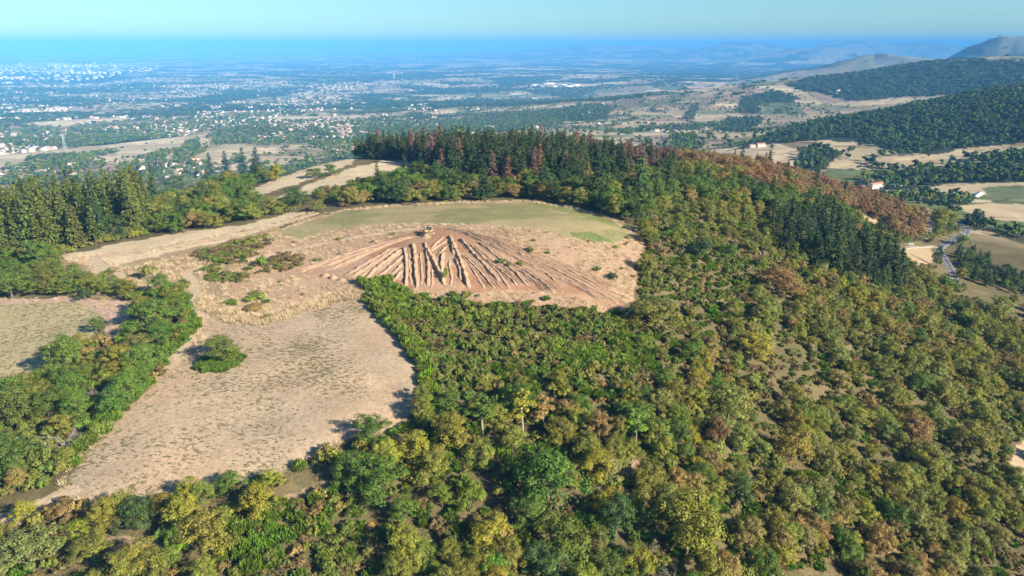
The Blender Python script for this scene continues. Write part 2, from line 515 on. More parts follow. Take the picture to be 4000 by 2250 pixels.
BROOM_STRIPS = [[(905,712),(960,702),(1010,728),(1060,770),(1130,790),(1110,815),(1010,800),(960,770)], [(1350,870),(1400,862),(1480,882),(1560,905),(1620,910),(1560,925),(1460,915),(1390,890)], [(1530,790),(1556,800),(1590,870),(1575,880),(1545,840)],[(905,745),(960,770),(1050,860),(1085,930),(1090,1005),(1068,1010),(1055,930),(1000,840)]]
SLOPE_CLEAR = [[(2080,515),(2140,528),(2235,566),(2228,580),(2150,556),(2085,528)]]
STRAW_PAD = [(2262,632),(2290,618),(2340,622),(2350,650),(2335,672),(2300,668),(2268,655)]
BIG_STRAW = [(2440,560),(2576,595),(2700,640),(2700,760),(2560,690),(2480,660),(2420,630),(2425,590)]
VALLEY_STRAW = [[(1700,395),(1800,375),(1960,362),(2010,378),(1950,410),(1850,420)], [(2010,372),(2100,345),(2180,350),(2150,378),(2060,395)], [(2240,402),(2400,375),(2620,352),(2620,385),(2450,392),(2320,405)], [(2270,470),(2400,462),(2576,458),(2620,460),(2620,480),(2480,490),(2330,500)], [(2380,520),(2480,512),(2600,515),(2620,560),(2500,552)], [(1800,430),(1900,412),(2050,400),(2150,415),(2050,430),(1900,445)]]
VALLEY_GREEN = [[(2470,470),(2576,465),(2620,490),(2500,510)], [(2070,420),(2160,428),(2150,440),(2080,436)], [(1920,258),(2010,260),(2030,290),(1920,288)]]
VALLEY_TREES = [[(2150,455),(2230,430),(2400,425),(2576,420),(2620,455),(2400,460),(2260,478),(2170,475)], [(2240,495),(2330,485),(2450,505),(2440,515),(2300,512)], [(2390,545),(2470,560),(2600,600),(2600,625),(2480,585),(2400,562)], [(2460,395),(2580,385),(2620,430),(2480,440)], [(1760,420),(1850,400),(1870,410),(1790,438)], [(2040,385),(2080,370),(2100,395),(2060,410)]]
VALLEY_WOODS = [[(1378,300),(1420,270),(1500,262),(1540,275),(1520,298),(1450,304)], [(1788,325),(1830,300),(1913,296),(1915,318),(1850,330)], [(1670,385),(1690,345),(1755,342),(1760,372),(1710,390)], [(1995,430),(2010,380),(2060,372),(2110,395),(2070,425)], [(1850,282),(1870,242),(1960,232),(2010,245),(1990,262),(1920,258),(1910,285)],[(1560,330),(1640,318),(1800,312),(1810,318),(1650,328),(1570,338)],[(1430,250),(1560,240),(1640,235),(1640,241),(1500,256)],[(1720,300),(1740,270),(1756,268),(1745,302)]]
RIDGE_WOOD1 = [(1835,382),(1950,335),(2100,300),(2300,266),(2450,236),(2640,222),(2640,352),(2450,372),(2330,392),(2240,380),(2160,352),(2080,352),(1950,362)]
RIDGE_WOOD2 = [(1970,210),(2100,186),(2350,152),(2450,150),(2640,158),(2640,235),(2480,232),(2300,246),(2130,256),(2060,230),(2000,222)]

C_STRAW = (.42, .325, .195); C_PALE = (.58, .475, .32); C_PINK = (.40, .275, .185); C_RED = (.30, .175, .105)
C_GREENISH = (.30, .255, .13); C_GREEN = (.12, .15, .045); C_UNDER = (.11, .095, .045); C_TRACK = (.46, .36, .245)

# fields of the plain: cells with borders, jittered along the lie of the land
def cells(x, y, size, seed):
    gx = x / size; gy = y / (size * .8)
    gx = gx + .35 * (vnoise(x / 700., y / 700., 61) - .5) * 2; 
    ix = np.floor(gx).astype(np.int64); iy = np.floor(gy).astype(np.int64)
    d1 = np.full(x.shape, 9.); d2 = np.full(x.shape, 9.); idv = np.zeros(x.shape)
    for a in (-1, 0, 1):
        for b in (-1, 0, 1):
            cx = ix + a + .15 + .7 * _hash(ix + a, iy + b, seed); cy = iy + b + .15 + .7 * _hash(ix + a, iy + b, seed + 1)
            d = np.maximum(abs(cx - gx) * .95 + .05 * abs(cy - gy), abs(cy - gy))
            m = d < d1
            d2 = np.where(m, d1, np.minimum(d2, d)); idv = np.where(m, _hash(ix + a, iy + b, seed + 2), idv); d1 = np.where(m, d, d1)
    return d2 - d1, idv

def wood_mask(x, y, u, v, r):
    """how wooded the low country is: 0 open .. 1 wood"""
    big = fbm(x, y, 520, 4, 41)
    m = smooth(.52, .56, big)
    big2 = fbm(x, y, 1500, 3, 47)
    m = np.maximum(m, smooth(.52, .57, big2) * smooth(2500, 4000, r) * smooth(.42, .5, fbm(x, y, 320, 3, 48)))
    open_right = smooth(1200, 1600, u) * (1 - smooth(5200, 7000, r))
    m = m * (1 - .8 * open_right)
    for p in VALLEY_STRAW + VALLEY_GREEN + [BIG_STRAW]:
        m = np.where(in_poly(u, v, p) & (r < 1500), 0, m)
    for p in VALLEY_TREES:
        m = np.where(in_poly(u, v, p) & (r < 1500), 1, m)
    for p in VALLEY_WOODS:
        m = np.where(in_poly(u, v, p) & (r > 850) & (r < 3600), 1, m)
    m = np.where(in_poly(u, v, RIDGE_WOOD1) & (r > 900) & (r < 2600), 1, m)
    m = np.where(in_poly(u, v, RIDGE_WOOD2) & (r > 2200) & (r < 4200), 1, m)
    return m

# left plain: pale open slopes, then a built-up belt
LEFT_OPEN = [[(-60,395),(200,372),(500,338),(640,325),(660,345),(480,372),(300,395),(120,425),(-60,440)], [(200,405),(330,372),(520,345),(540,362),(420,392),(230,412)], [(470,385),(580,362),(700,372),(720,384),(640,388),(560,400),(480,400)], [(560,280),(670,283),(690,292),(560,294)], [(1060,285),(1130,278),(1180,285),(1100,292)],[(30,312),(200,300),(330,296),(330,304),(150,318)],[(640,296),(900,290),(930,298),(700,304)]]

def paint_ground(x, y, z):
    u, v, t = project(x, y, z)
    r = np.hypot(x, y)
    n = len(x)
    col = np.tile(np.array(C_UNDER), (n, 1)); weed = np.zeros(n); tuft = np.zeros(n)
    near = (1 - smooth(450, 900, r))
    wu = u + (fbm(x, y, 5, 3, 71) - .5) * 26 * np.clip(200 / t, 0, 1.6); wv = v + (fbm(x, y, 5, 3, 72) - .5) * 14 * np.clip(200 / t, 0, 1.6)
    hill = r < 640
    def put(m, c, k=1.0, wd=0., tf=0.):
        nonlocal col, weed, tuft
        kk = k if np.isscalar(k) else k[m][:, None]
        col[m] = col[m] * (1 - kk) + np.array(c) * kk
        weed[m] = wd; tuft[m] = tf
    # patches of dry grass show between the shrubs everywhere
    g = smooth(.52, .68, fbm(x, y, 11, 3, 33))
    put(hill, (.17, .14, .07), g * .6, .5, .15)
    put(hill & in_poly(wu, wv, MOUND) & (r < 340), C_PINK, 1, .1, .55)
    rough = hill & in_poly(wu, wv, [(150,640),(470,600),(700,560),(700,590),(640,640),(560,720),(590,790),(480,750),(330,760),(200,745),(150,700)]) & (r < 330)
    put(rough, (.32, .24, .14), 1, .35, .8)
    put(hill & in_poly(wu, wv, GREEN_TOP) & (r < 345), C_GREENISH, 1, .35, .12)
    gt = hill & in_poly(wu, wv, GREEN_TOP) & (r < 345)
    gn = smooth(.45, .62, fbm(x, y * 2.2, 22, 3, 90))
    put(gt, (.195, .195, .08), gn * .85, .5, .1)
    put(hill & in_poly(wu, wv, GREEN_DEEP) & (r < 345), (.11, .16, .045), .8, .6)
    put(hill & in_poly(wu, wv, GREEN_EDGE) & (r < 345), (.15, .19, .055), .7, .5)
    fan = hill & in_poly(wu, wv, FAN) & (r < 300)
    put(fan, C_RED, 1, 0, 0)
    put(fan, (.37, .25, .165), smooth(.42, .62, fbm(x, y, 9, 3, 12)) * .8)
    mf = hill & in_poly(u + (wu - u) * .5, v + (wv - v) * .5, MAIN_FIELD) & (r < 260)
    wb = smooth(.3, .6, fbm(x, y, 30, 3, 14))
    put(mf, (.375, .287, .195), 1, 0, .06)
    weed[mf] = (.2 + .58 * wb)[mf]
    edge = ~in_poly(u * .955 + 640 * .045, v * .955 + 1000 * .045, MAIN_FIELD)
    weed[mf & edge] *= .35
    lf = hill & in_poly(wu, wv, LEFT_FIELD) & (r < 300)
    put(lf, (.36, .305, .17), 1, .8, .1)
    put(hill & in_poly(wu, wv, LEFT_MARGIN) & (r < 300), (.40, .29, .215), 1, .05)
    for s in STRAW_STRIPS:
        put(hill & in_poly(wu, wv, s), C_PALE, .9, .15, .3)
    for s in BARE_LOW:
        put(hill & in_poly(wu, wv, s) & (r < 230), (.30, .225, .15), .9, .2, .4)
    for s in SLOPE_CLEAR + [STRAW_PAD]:
        put(hill & in_poly(wu, wv, s), (.36, .275, .17), .95, .3, .4)
    rr = np.array([p[0] for p in [(0,)]])
    for line, wd in TRACKS:
        pts, _ = pick_many([p[0] for p in line], [p[1] for p in line])
        d = np.full(n, 1e9)
        for i in range(len(pts) - 1):
            a = pts[i, :2]; b = pts[i + 1, :2]; ab = b - a
            k = np.clip(((x - a[0]) * ab[0] + (y - a[1]) * ab[1]) / (ab @ ab), 0, 1)
            d = np.minimum(d, np.hypot(x - a[0] - k * ab[0], y - a[1] - k * ab[1]))
        put(d < wd * .5 + (fbm(x, y, 4, 2, 8) - .5) * 1.2, C_TRACK, .9, .05, .1)
    # the low country
    low = r > 560
    lx, ly = x[low], y[low]
    bd, cid = cells(lx, ly, 130., 5)
    bd2, cid2 = cells(lx, ly, 260., 25)
    big = smooth(3000, 5000, r[low]); cid = np.where(big > .5, cid2, cid)
    pal = np.array([(.46, .36, .215), (.36, .28, .17), (.52, .42, .27), (.27, .205, .135), (.19, .20, .09), (.36, .28, .18), (.30, .22, .15), (.13, .16, .06), (.41, .33, .2), (.24, .19, .11)])
    pc = pal[np.minimum((cid * 10).astype(int), 9)]
    gre = smooth(1100, 700, u[low])[:, None] * .0
    pc = pc * (.85 + .3 * fbm(lx, ly, 60, 3, 4))[:, None] * (1 + .12 * smooth(2500, 5000, r[low]))[:, None]
    hi = (smooth(5500, 7000, r[low]) * smooth(-290, -200, z[low]))[:, None] * .8
    pc = pc * (1 - hi) + np.array((.23, .21, .14)) * hi
    qa = (fbm(lx, ly, 70, 3, 81) - .5) * 34; qb = (fbm(lx, ly, 70, 3, 82) - .5) * 16
    far_r = ((r[low] > 4300) & (u[low] > 2200) & (z[low] > -300))
    pc[far_r] = np.array((.15, .16, .12)) * (.5 + 1.0 * smooth(.35, .65, fbm(lx[far_r], ly[far_r], 260, 4, 4)))[:, None]
    wm = wood_mask(lx, ly, u[low] + qa, v[low] + qb, r[low])
    wm = np.where(far_r, wm * .25, wm)
    for p in LEFT_OPEN:
        m = in_poly(wu[low], wv[low], p) & (r[low] < 6000)
        pc[m] = np.array((.52, .415, .26)) * (.85 + .3 * fbm(lx[m], ly[m], 90, 2, 6))[:, None]; wm[m] = 0
    for p in VALLEY_STRAW + [BIG_STRAW]:
        m = in_poly(wu[low], wv[low], p) & (r[low] < 1700)
        pc[m] = np.array((.47, .37, .225)) * (.85 + .3 * fbm(lx[m], ly[m], 40, 3, 6))[:, None]
    for p in VALLEY_GREEN:
        m = in_poly(u[low] + qa * .5, v[low] + qb * .5, p) & (r[low] < 4200); pc[m] = np.array((.14, .165, .07)) * (.7 + .6 * fbm(lx[m], ly[m], 14, 3, 7))[:, None]
    pc = pc * (.78 + .44 * fbm(lx, ly, 22, 4, 15))[:, None]
    dry = smooth(.52, .62, fbm(lx, ly * 1.6, 150, 4, 16))[:, None] * .45 * (1 - .85 * smooth(1250, 1500, u[low]))[:, None]
    pc = pc * (1 - dry) + np.array((.25, .205, .115)) * dry
    hedge = (bd < .035) * (1 - big)
    woodc = np.array((.035, .048, .026))
    pc = pc * (1 - wm[:, None]) + woodc * wm[:, None]
    pc = np.where((hedge > 0)[:, None], pc * .55, pc)
    col[low] = pc * smooth(560, 680, r[low])[:, None] + col[low] * (1 - smooth(560, 680, r[low]))[:, None]
    tuft[low] = 0; weed[low] = 0
    return col, weed, near, tuft

def build_ground():
    az_in = np.linspace(-.755, .755, 620)
    az_out = np.linspace(.755, 2 * PI - .755, 60)[1:-1]
    az = np.concatenate([az_in, az_out])
    r = [4.0, 30., 55.]
    q = 78.
    while q < 90000:
        r.append(q)
        q *= 1.0042 if q < 420 else (1.007 if q < 3500 else 1.0125)
    r = np.array(r)
    A, R = np.meshgrid(az, r)
    x = (R * np.sin(A)).ravel(); y = (R * np.cos(A)).ravel()
    z = height(x, y)
    col, weed, near, tuft = paint_ground(x, y, z)
    nr, na = len(r), len(az)
    i = np.arange(nr - 1)[:, None] * na; j = np.arange(na)[None]; k = (j + 1) % na
    F = np.stack([i + j, i + k, i + na + k, i + na + j], -1).reshape(-1, 4)[:, ::-1]
    V = np.stack([x, y, z], 1)
    V = np.concatenate([V, [[0, 0, hz(0, 30)]]])
    cap = np.stack([np.full(na, len(V) - 1), (np.arange(na) + 1) % na, np.arange(na)], 1)[:, ::-1]
    me = mesh_np("ground", V, [F, cap[:, ::-1]], M['ground'], smooth_shade=True)
    pad = lambda a: np.concatenate([a, a[:1]])
    ca = me.attributes.new("soil", 'FLOAT_COLOR', 'POINT')
    ca.data.foreach_set("color", np.concatenate([pad(col), np.ones((len(V), 1))], 1).astype(np.float32).ravel())
    for nm, arr in (("weed", weed), ("near", near), ("tuft", tuft)):
        at = me.attributes.new(nm, 'FLOAT', 'POINT'); at.data.foreach_set("value", pad(arr).astype(np.float32))
    o = add("ground", me)
    tag(o, kind='structure')
    print("ground", nr * na)
    return o
ground = build_ground()

# ------------------------------------------------------------------ plants: one model of each form, with parts
def leaf_quads(P, N, size, rg, ratio=.6, jitter=.34):
    """a rhombic leaf spray at every point P facing roughly along N"""
    n = len(P)
    N = N + rg.normal(0, jitter, (n, 3)); N /= np.linalg.norm(N, axis=1)[:, None] + 1e-9
    A = np.cross(N, rg.normal(0, 1, (n, 3))); A /= np.linalg.norm(A, axis=1)[:, None] + 1e-9
    B = np.cross(N, A)
    s = (size * rg.uniform(.6, 1.35, n))[:, None]
    V = np.stack([P - A * s * .5, P + B * s * .5 * ratio + N * s * .08, P + A * s * .5, P - B * s * .5 * ratio + N * s * .08], 1).reshape(-1, 3)
    F = np.arange(4 * n).reshape(n, 4)
    return V, F

def unit(rg, n):
    d = rg.normal(0, 1, (n, 3))
    return d / np.linalg.norm(d, axis=1)[:, None]

def crown_points(rg, lobes, clumps, leaves, crad):
    """leaf positions on small clumps that sit on larger lobes"""
    P, N = [], []
    for k in range(clumps):
        c, r = lobes[rg.integers(len(lobes))]
        d = unit(rg, 1)[0]
        if d[2] < -.35:
            d[2] = -d[2] * .5
        q = np.array(c) + d * np.array(r) * rg.uniform(.72, 1.05)
        cr = crad * rg.uniform(.65, 1.4)
        e = unit(rg, leaves)
        rad = rg.uniform(.25, 1, leaves) ** .45
        pts = q + e * rad[:, None] * cr * np.array([1.1, 1.1, .8])
        P.append(pts); N.append(e + d * .5 + np.array([0, 0, .35]))
    return np.concatenate(P), np.concatenate(N)

def trunk_mesh(name, rg, h, r, lobes, mat, n=7):
    b = MB()
    zs = np.linspace(-.6, h, 5)
    bend = rg.normal(0, .03 * h, 2)
    pts = np.stack([bend[0] * (zs / h) ** 2, bend[1] * (zs / h) ** 2, zs], 1)
    b.tube(pts, np.linspace(r * 1.25, r * .6, 5), n)
    top = pts[-1]
    for c, rr in lobes:
        c = np.array(c)
        st = pts[rg.integers(2, 5)]
        mid = (st + c) / 2 + rg.normal(0, .25, 3)
        b.tube([st, mid, c, c + (c - mid) * .6], [r * .45, r * .3, r * .17, r * .05], 5)
    return b.mesh(name, mat)

PROTO = {}
def broad_proto(i):
    rg = np.random.default_rng(100 + i)
    nl = [9, 11, 8, 12, 10, 9][i]
    lobes = []
    for k in range(nl):
        th = k * 2.4 + rg.uniform(-.5, .5)
        z = 2.1 + 6.0 * ((k + .5) / nl) + rg.uniform(-.5, .5)
        q = 2.55 * math.sin(min(1, max(.15, (9.9 - z) / 7.0)) * PI * .55) * rg.uniform(.72, 1.15)
        r = rg.uniform(1.25, 1.9)
        lobes.append(((q * math.cos(th), q * math.sin(th), z), (r * 1.1, r * 1.1, r)))
    lobes.append(((0, 0, 5.4), (2.1, 2.1, 2.9)))
    P, N = crown_points(rg, lobes, 100, 66, .72)
    V, F = leaf_quads(P, N, .30, rg)
    return mesh_np("crown", V, F, M['leaf']), trunk_mesh("trunk", rg, 4.2, .24, lobes, M['bark'])

def tall_proto(i):
    rg = np.random.default_rng(160 + i)
    lobes = [((rg.normal(0, .7), rg.normal(0, .7), z), (1.25, 1.25, 1.3)) for z in np.linspace(5.5, 11, 7)]
    P, N = crown_points(rg, lobes, 64, 42, .55)
    V, F = leaf_quads(P, N, .36, rg)
    return mesh_np("crown", V, F, M['leaf']), trunk_mesh("trunk", rg, 8.5, .17, lobes[2:], M['pale_bark'])

def shrub_proto(i):
    rg = np.random.default_rng(200 + i)
    lobes = [((rg.normal(0, .5), rg.normal(0, .5), rg.uniform(.6, 1.3)), (.85, .85, .75)) for k in range(5)]
    P, N = crown_points(rg, lobes, 34, 34, .34)
    P[:, 2] = np.maximum(P[:, 2], rg.uniform(.02, .2, len(P)))
    V, F = leaf_quads(P, N, .26, rg, .7)
    b = MB()
    for k in range(6):
        th = k * 1.05
        b.tube([(0.1 * math.cos(th), .1 * math.sin(th), -.4), (.5 * math.cos(th), .5 * math.sin(th), .6), (.8 * math.cos(th), .8 * math.sin(th), 1.3)], [.05, .035, .01], 4)
    return mesh_np("foliage", V, F, M['leaf']), b.mesh("stems", M['bark'])

def broom_proto(i):
    rg = np.random.default_rng(300 + i)
    n = 620
    th = rg.uniform(0, 2 * PI, n); q = np.sqrt(rg.uniform(0, 1, n)) * 1.05
    base = np.stack([q * np.cos(th), q * np.sin(th), rg.uniform(.1, 1.0, n) * (1.15 - .45 * q)], 1)
    base += .12 * np.sin(base[:, [1, 0, 1]] * 5)
    d = np.stack([.55 * q * np.cos(th), .55 * q * np.sin(th), np.full(n, 1.)], 1) + rg.normal(0, .28, (n, 3))
    d /= np.linalg.norm(d, axis=1)[:, None]
    L = rg.uniform(.28, .6, n)[:, None]; w = rg.uniform(.045, .085, n)[:, None]
    s = np.cross(d, rg.normal(0, 1, (n, 3))); s /= np.linalg.norm(s, axis=1)[:, None]
    V = np.stack([base - s * w, base + d * L * .55 - s * w * 1.2, base + d * L, base + d * L * .55 + s * w * 1.2], 1).reshape(-1, 3)
    b = MB()
    for k in range(7):
        t2 = k * .9
        b.tube([(.05, .05, -.3), (.35 * math.cos(t2), .35 * math.sin(t2), .5), (.6 * math.cos(t2), .6 * math.sin(t2), 1.0)], [.04, .025, .01], 4)
    return mesh_np("foliage", V, np.arange(4 * n).reshape(n, 4), M['leaf']), b.mesh("stems", M['bark'])

def conifer_proto(i):
    rg = np.random.default_rng(400 + i)
    H = 20.
    P, D, S = [], [], []
    z = 2.2 + i * .5
    while z < H - .3:
        f = (H - z) / (H - 2)
        L = (3.6 * f ** .70 + .18) * rg.uniform(.75, 1.15)
        nb = int(6 + 4 * f)
        for k in range(nb):
            th = rg.uniform(0, 2 * PI)
            l = L * rg.uniform(.62, 1.15)
            m = max(2, int(l * 2.2))
            for j in range(m):
                q = l * (j + .7) / m
                P.append((q * math.cos(th), q * math.sin(th), z + .18 * q - .085 * q * q + rg.normal(0, .1)))
                D.append((math.cos(th), math.sin(th), .1 - .12 * q)); S.append(.95 - .35 * q / (l + .1) + .25 * f)
        z += .52 + .12 * rg.uniform()
    P = np.array(P); D = np.array(D); S = np.array(S)
    n = len(P)
    D += rg.normal(0, .28, (n, 3)); D /= np.linalg.norm(D, axis=1)[:, None]
    W = np.cross(D, np.array([0, 0, 1.]) + rg.normal(0, .45, (n, 3))); W /= np.linalg.norm(W, axis=1)[:, None]
    s = (S * rg.uniform(.75, 1.3, n))[:, None]
    dr = np.array([0, 0, -.16])
    V = np.stack([P - D * s * .45, P + W * s * .36 + dr * s, P + D * s * .65 + dr * s * 1.2, P - W * s * .36 + dr * s], 1).reshape(-1, 3)
    top = MB(); top.tube([(0, 0, -1.), (0, 0, 8), (.05, 0, H - .4)], [.34, .22, .03], 6)
    return mesh_np("crown", V, np.arange(4 * n).reshape(n, 4), M['needle']), top.mesh("trunk", M['bark'])

def cedar_proto(i):
    """round-headed pine on a bare stem"""
    rg = np.random.default_rng(450 + i)
    lobes = [((1.5 * math.cos(k * 1.3), 1.5 * math.sin(k * 1.3), 7 + .5 * (k % 3)), (1.5, 1.5, .6)) for k in range(5)] + [((0, 0, 8.1), (1.6, 1.6, .8))]
    P, N = crown_points(rg, lobes, 50, 40, .5)
    V, F = leaf_quads(P, N, .36, rg, .5)
    return mesh_np("crown", V, F, M['needle']), trunk_mesh("trunk", rg, 6.8, .2, lobes[:4], M['bark'])

def bare_proto(i):
    rg = np.random.default_rng(500 + i)
    b = MB()
    def grow(p, d, L, r, lev):
        q = p + d * L * .5 + rg.normal(0, .06 * L, 3); e = p + d * L + rg.normal(0, .1 * L, 3)
        b.tube([p, q, e], [r, r * .75, r * .5], 4, cap=False)
        if lev:
            for k in range(3 if lev > 1 else 4):
                nd = d + rg.normal(0, .55, 3); nd[2] = max(nd[2], -.1); nd /= np.linalg.norm(nd)
                grow(q if k % 2 else e, nd, L * rg.uniform(.55, .8), r * .5, lev - 1)
    for k in range(5):
        d = rg.normal(0, .45, 3); d[2] = 1; d /= np.linalg.norm(d)
        grow(np.array([rg.normal(0, .1), rg.normal(0, .1), -.3]), d, 1.7, .085, 3)
    return b.mesh("branches", M['grey_wood']), None

def small_tree_proto(i):
    """tree seen from afar"""
    rg = np.random.default_rng(600 + i)
    lobes = [((rg.normal(0, 1.3), rg.normal(0, 1.3), rg.uniform(3, 7)), (1.7, 1.7, 1.6)) for k in range(6)] + [((0, 0, 4.6), (2.4, 2.4, 2.6))]
    P, N = crown_points(rg, lobes, 30, 9, 1.0)
    V, F = leaf_quads(P, N, 1.35, rg, .8, .45)
    b = MB(); b.tube([(0, 0, -1.5), (0, 0, 4)], [.3, .15], 5)
    return mesh_np("crown", V, F, M['leaf']), b.mesh("trunk", M['bark'])

def poplar_proto(i):
    rg = np.random.default_rng(640 + i)
    zs = rg.uniform(1, 15, 380); th = rg.uniform(0, 2 * PI, 380)
    q = 1.25 * np.sin(np.clip((zs - .5) / 15, 0, 1) * PI) ** .6 * rg.uniform(.6, 1, 380)
    P = np.stack([q * np.cos(th), q * np.sin(th), zs], 1)
    V, F = leaf_quads(P, np.stack([np.cos(th), np.sin(th), th * 0 + .5], 1), .75, rg)
    b = MB(); b.tube([(0, 0, -1), (0, 0, 6)], [.3, .15], 5)
    return mesh_np("crown", V, F, M['leaf']), b.mesh("trunk", M['bark'])

# name, crown part, trunk part, nominal width, nominal height, maker, variants
FORMS = {
 'broad': ("broadleaf_tree", "crown", "trunk", 8.0, 10.2, broad_proto, 6),
 'tall': ("slender_tree", "crown", "trunk", 4.4, 12.2, tall_proto, 2),
 'shrub': ("shrub", "foliage", "stems", 3.0, 2.1, shrub_proto, 4),
 'broom': ("broom_bush", "foliage", "stems", 2.4, 1.55, broom_proto, 3),
 'conifer': ("conifer_tree", "crown", "trunk", 7.0, 20.0, conifer_proto, 4),
 'pine': ("umbrella_pine", "crown", "trunk", 6.6, 8.9, cedar_proto, 1),
 'bare': ("leafless_bush", "branches", None, 4.5, 4.6, bare_proto, 2),
 'far': ("small_tree", "crown", "trunk", 7.6, 8.6, small_tree_proto, 3),
 'poplar': ("poplar_tree", "crown", "trunk", 2.6, 15.0, poplar_proto, 1),
}
for k, f in FORMS.items():
    PROTO[k] = [f[5](i) for i in range(f[6])]

HUE = dict(green=(0.099, 0.163, 0.022), bright=(.148, .22, .022), olive=(0.185, 0.198, 0.032), yellow=(0.252, 0.247, 0.029), tan=(0.275, 0.213, 0.068), rust=(0.234, 0.144, 0.059),
           dark=(0.053, 0.094, 0.023), grey=(0.263, 0.224, 0.135), conifer=(0.054, 0.086, 0.027), olivecon=(0.117, 0.144, 0.029), dead=(.20, .125, .085), broom=(.112, .186, .018), heather=(0.170, 0.129, 0.050), pale=(0.205, 0.230, 0.056), blue=(0.082, 0.149, 0.047), moss=(0.135, 0.163, 0.027))
HUE_WORD = dict(green="green", bright="bright green", olive="olive green", yellow="yellow-green", tan="tan", rust="rust brown", dark="dark green", grey="grey", conifer="dark green",
                olivecon="olive green", dead="dead brown", broom="vivid green", heather="brown", pale="pale green", blue="blue-green", moss="moss green")
NOUN = dict(broad="broadleaf tree", tall="slender tree", shrub="shrub", broom="broom bush", conifer="conifer", pine="umbrella pine", bare="leafless bush", far="tree", poplar="poplar")
CAT = dict(broad="tree", tall="tree", shrub="shrub", broom="bush", conifer="tree", pine="tree", bare="bush", far="tree", poplar="tree")

plants = []     # every plant of the hill: form, x, y, z, width, height, hue, zone, label
def plant(form, x, y, W, H, hue, zone, label=None, must=False):
    plants.append(dict(form=form, x=x, y=y, W=W, H=H, hue=hue, zone=zone, label=label, must=must))

def heroes(rows):
    """plants picked out in the photograph: middle of the crown and its extent there"""
    P, T = pick_many([h[1] for h in rows], [h[2] + .40 * h[4] for h in rows])
    for (form, u, v, w, h, hue, label), p, t in zip(rows, P, T):
        W = w * t / FPX
        sn = (CAM_Z - p[2]) / math.hypot(math.hypot(p[0], p[1]), CAM_Z - p[2]); cs = math.sqrt(1 - sn * sn)
        H = max((.3 if form == 'shrub' else .75) * W, (h * t / FPX - .45 * W * sn) / cs)
        if form in ('conifer', 'poplar'):
            H = max(H, 2 * W)
        plant(form, p[0], p[1], W * 1.08, H, hue, "", label, True)

AVOID = [MAIN_FIELD, LEFT_FIELD, LEFT_MARGIN, MOUND] + STRAW_STRIPS + BARE_LOW + SLOPE_CLEAR + [STRAW_PAD, BIG_STRAW]
_tr = []
for line, wd in TRACKS:
    _pts, _ = pick_many([p[0] for p in line], [p[1] for p in line]); _tr.append((_pts, wd))
ROAD_UV = [(2395,700),(2390,688),(2375,655),(2361,632),(2357,622),(2381,609),(2412,598),(2428,588),(2431,578),(2413,562),(2398,553)]
FARMTRACK_UV = [(2332,604),(2334,575),(2336,549),(2327,538)]
SIDE_UV = [(2357,622),(2335,616),(2290,620),(2268,626)]
_rp, _ = pick_many([p[0] for p in ROAD_UV], [p[1] for p in ROAD_UV], 250)
_fp, _ = pick_many([p[0] for p in FARMTRACK_UV], [p[1] for p in FARMTRACK_UV], 250)
_sp, _ = pick_many([p[0] for p in SIDE_UV], [p[1] for p in SIDE_UV], 250)
_tr += [(_rp, 9.0), (_fp, 6.0), (_sp, 6.0)]

def line_dist(x, y, pts):
    d = np.full(x.shape, 1e9)
    for i in range(len(pts) - 1):
        a = pts[i, :2]; b = pts[i + 1, :2]; ab = b - a
        k = np.clip(((x - a[0]) * ab[0] + (y - a[1]) * ab[1]) / (ab @ ab + 1e-9), 0, 1)
        d = np.minimum(d, np.hypot(x - a[0] - k * ab[0], y - a[1] - k * ab[1]))
    return d

def fill(zone, poly, rmin, rmax, spacing, mix, keep=.9, avoid=True, box=(-420, 520, 45, 660), seed=0, grow=1.3, gap=0):
    rg = np.random.default_rng(seed + int(spacing * 100))
    gx = np.arange(box[0], box[1], spacing); gy = np.arange(box[2], box[3], spacing)
    X, Y = np.meshgrid(gx, gy); X = X.ravel(); Y = Y.ravel()
    X = X + rg.uniform(-.55, .55, len(X)) * spacing; Y = Y + rg.uniform(-.55, .55, len(X)) * spacing
    r = np.hypot(X, Y); k = (r > rmin) & (r < rmax) & (rg.uniform(0, 1, len(X)) < keep)
    X, Y = X[k], Y[k]
    u, v, t = project(X, Y, height(X, Y))
    m = in_poly(u, v, poly)
    if avoid:
        for a in AVOID:
            m &= ~in_poly(u, v, a)
        for pts, wd in _tr:
            m &= line_dist(X, Y, pts) > wd * .5 + spacing * .25
    if gap:
        m &= fbm(X, Y, 15, 3, 900) > gap
    X, Y = X[m], Y[m]
    w = np.array([q[2] for q in mix], float); w /= w.sum()
    pn = fbm(X, Y, 26, 3, 500 + seed)           # kinds gather in drifts
    order = (pn - pn.min()) / (np.ptp(pn) + 1e-9) if len(X) else pn
    cum = np.cumsum(w)
    for i in range(len(X)):
        q = rg.uniform() if rg.uniform() < .45 else order[i]
        j = min(int(np.searchsorted(cum, q)), len(mix) - 1)
        form, hue, _, w0, w1, hr = mix[j]
        W = (w0 + (w1 - w0) * rg.uniform() ** 1.4) * grow
        plant(form, X[i], Y[i], W, W * hr * (rg.uniform(.7, 1.15) if form == 'conifer' else rg.uniform(.78, 1.12)), hue, zone)

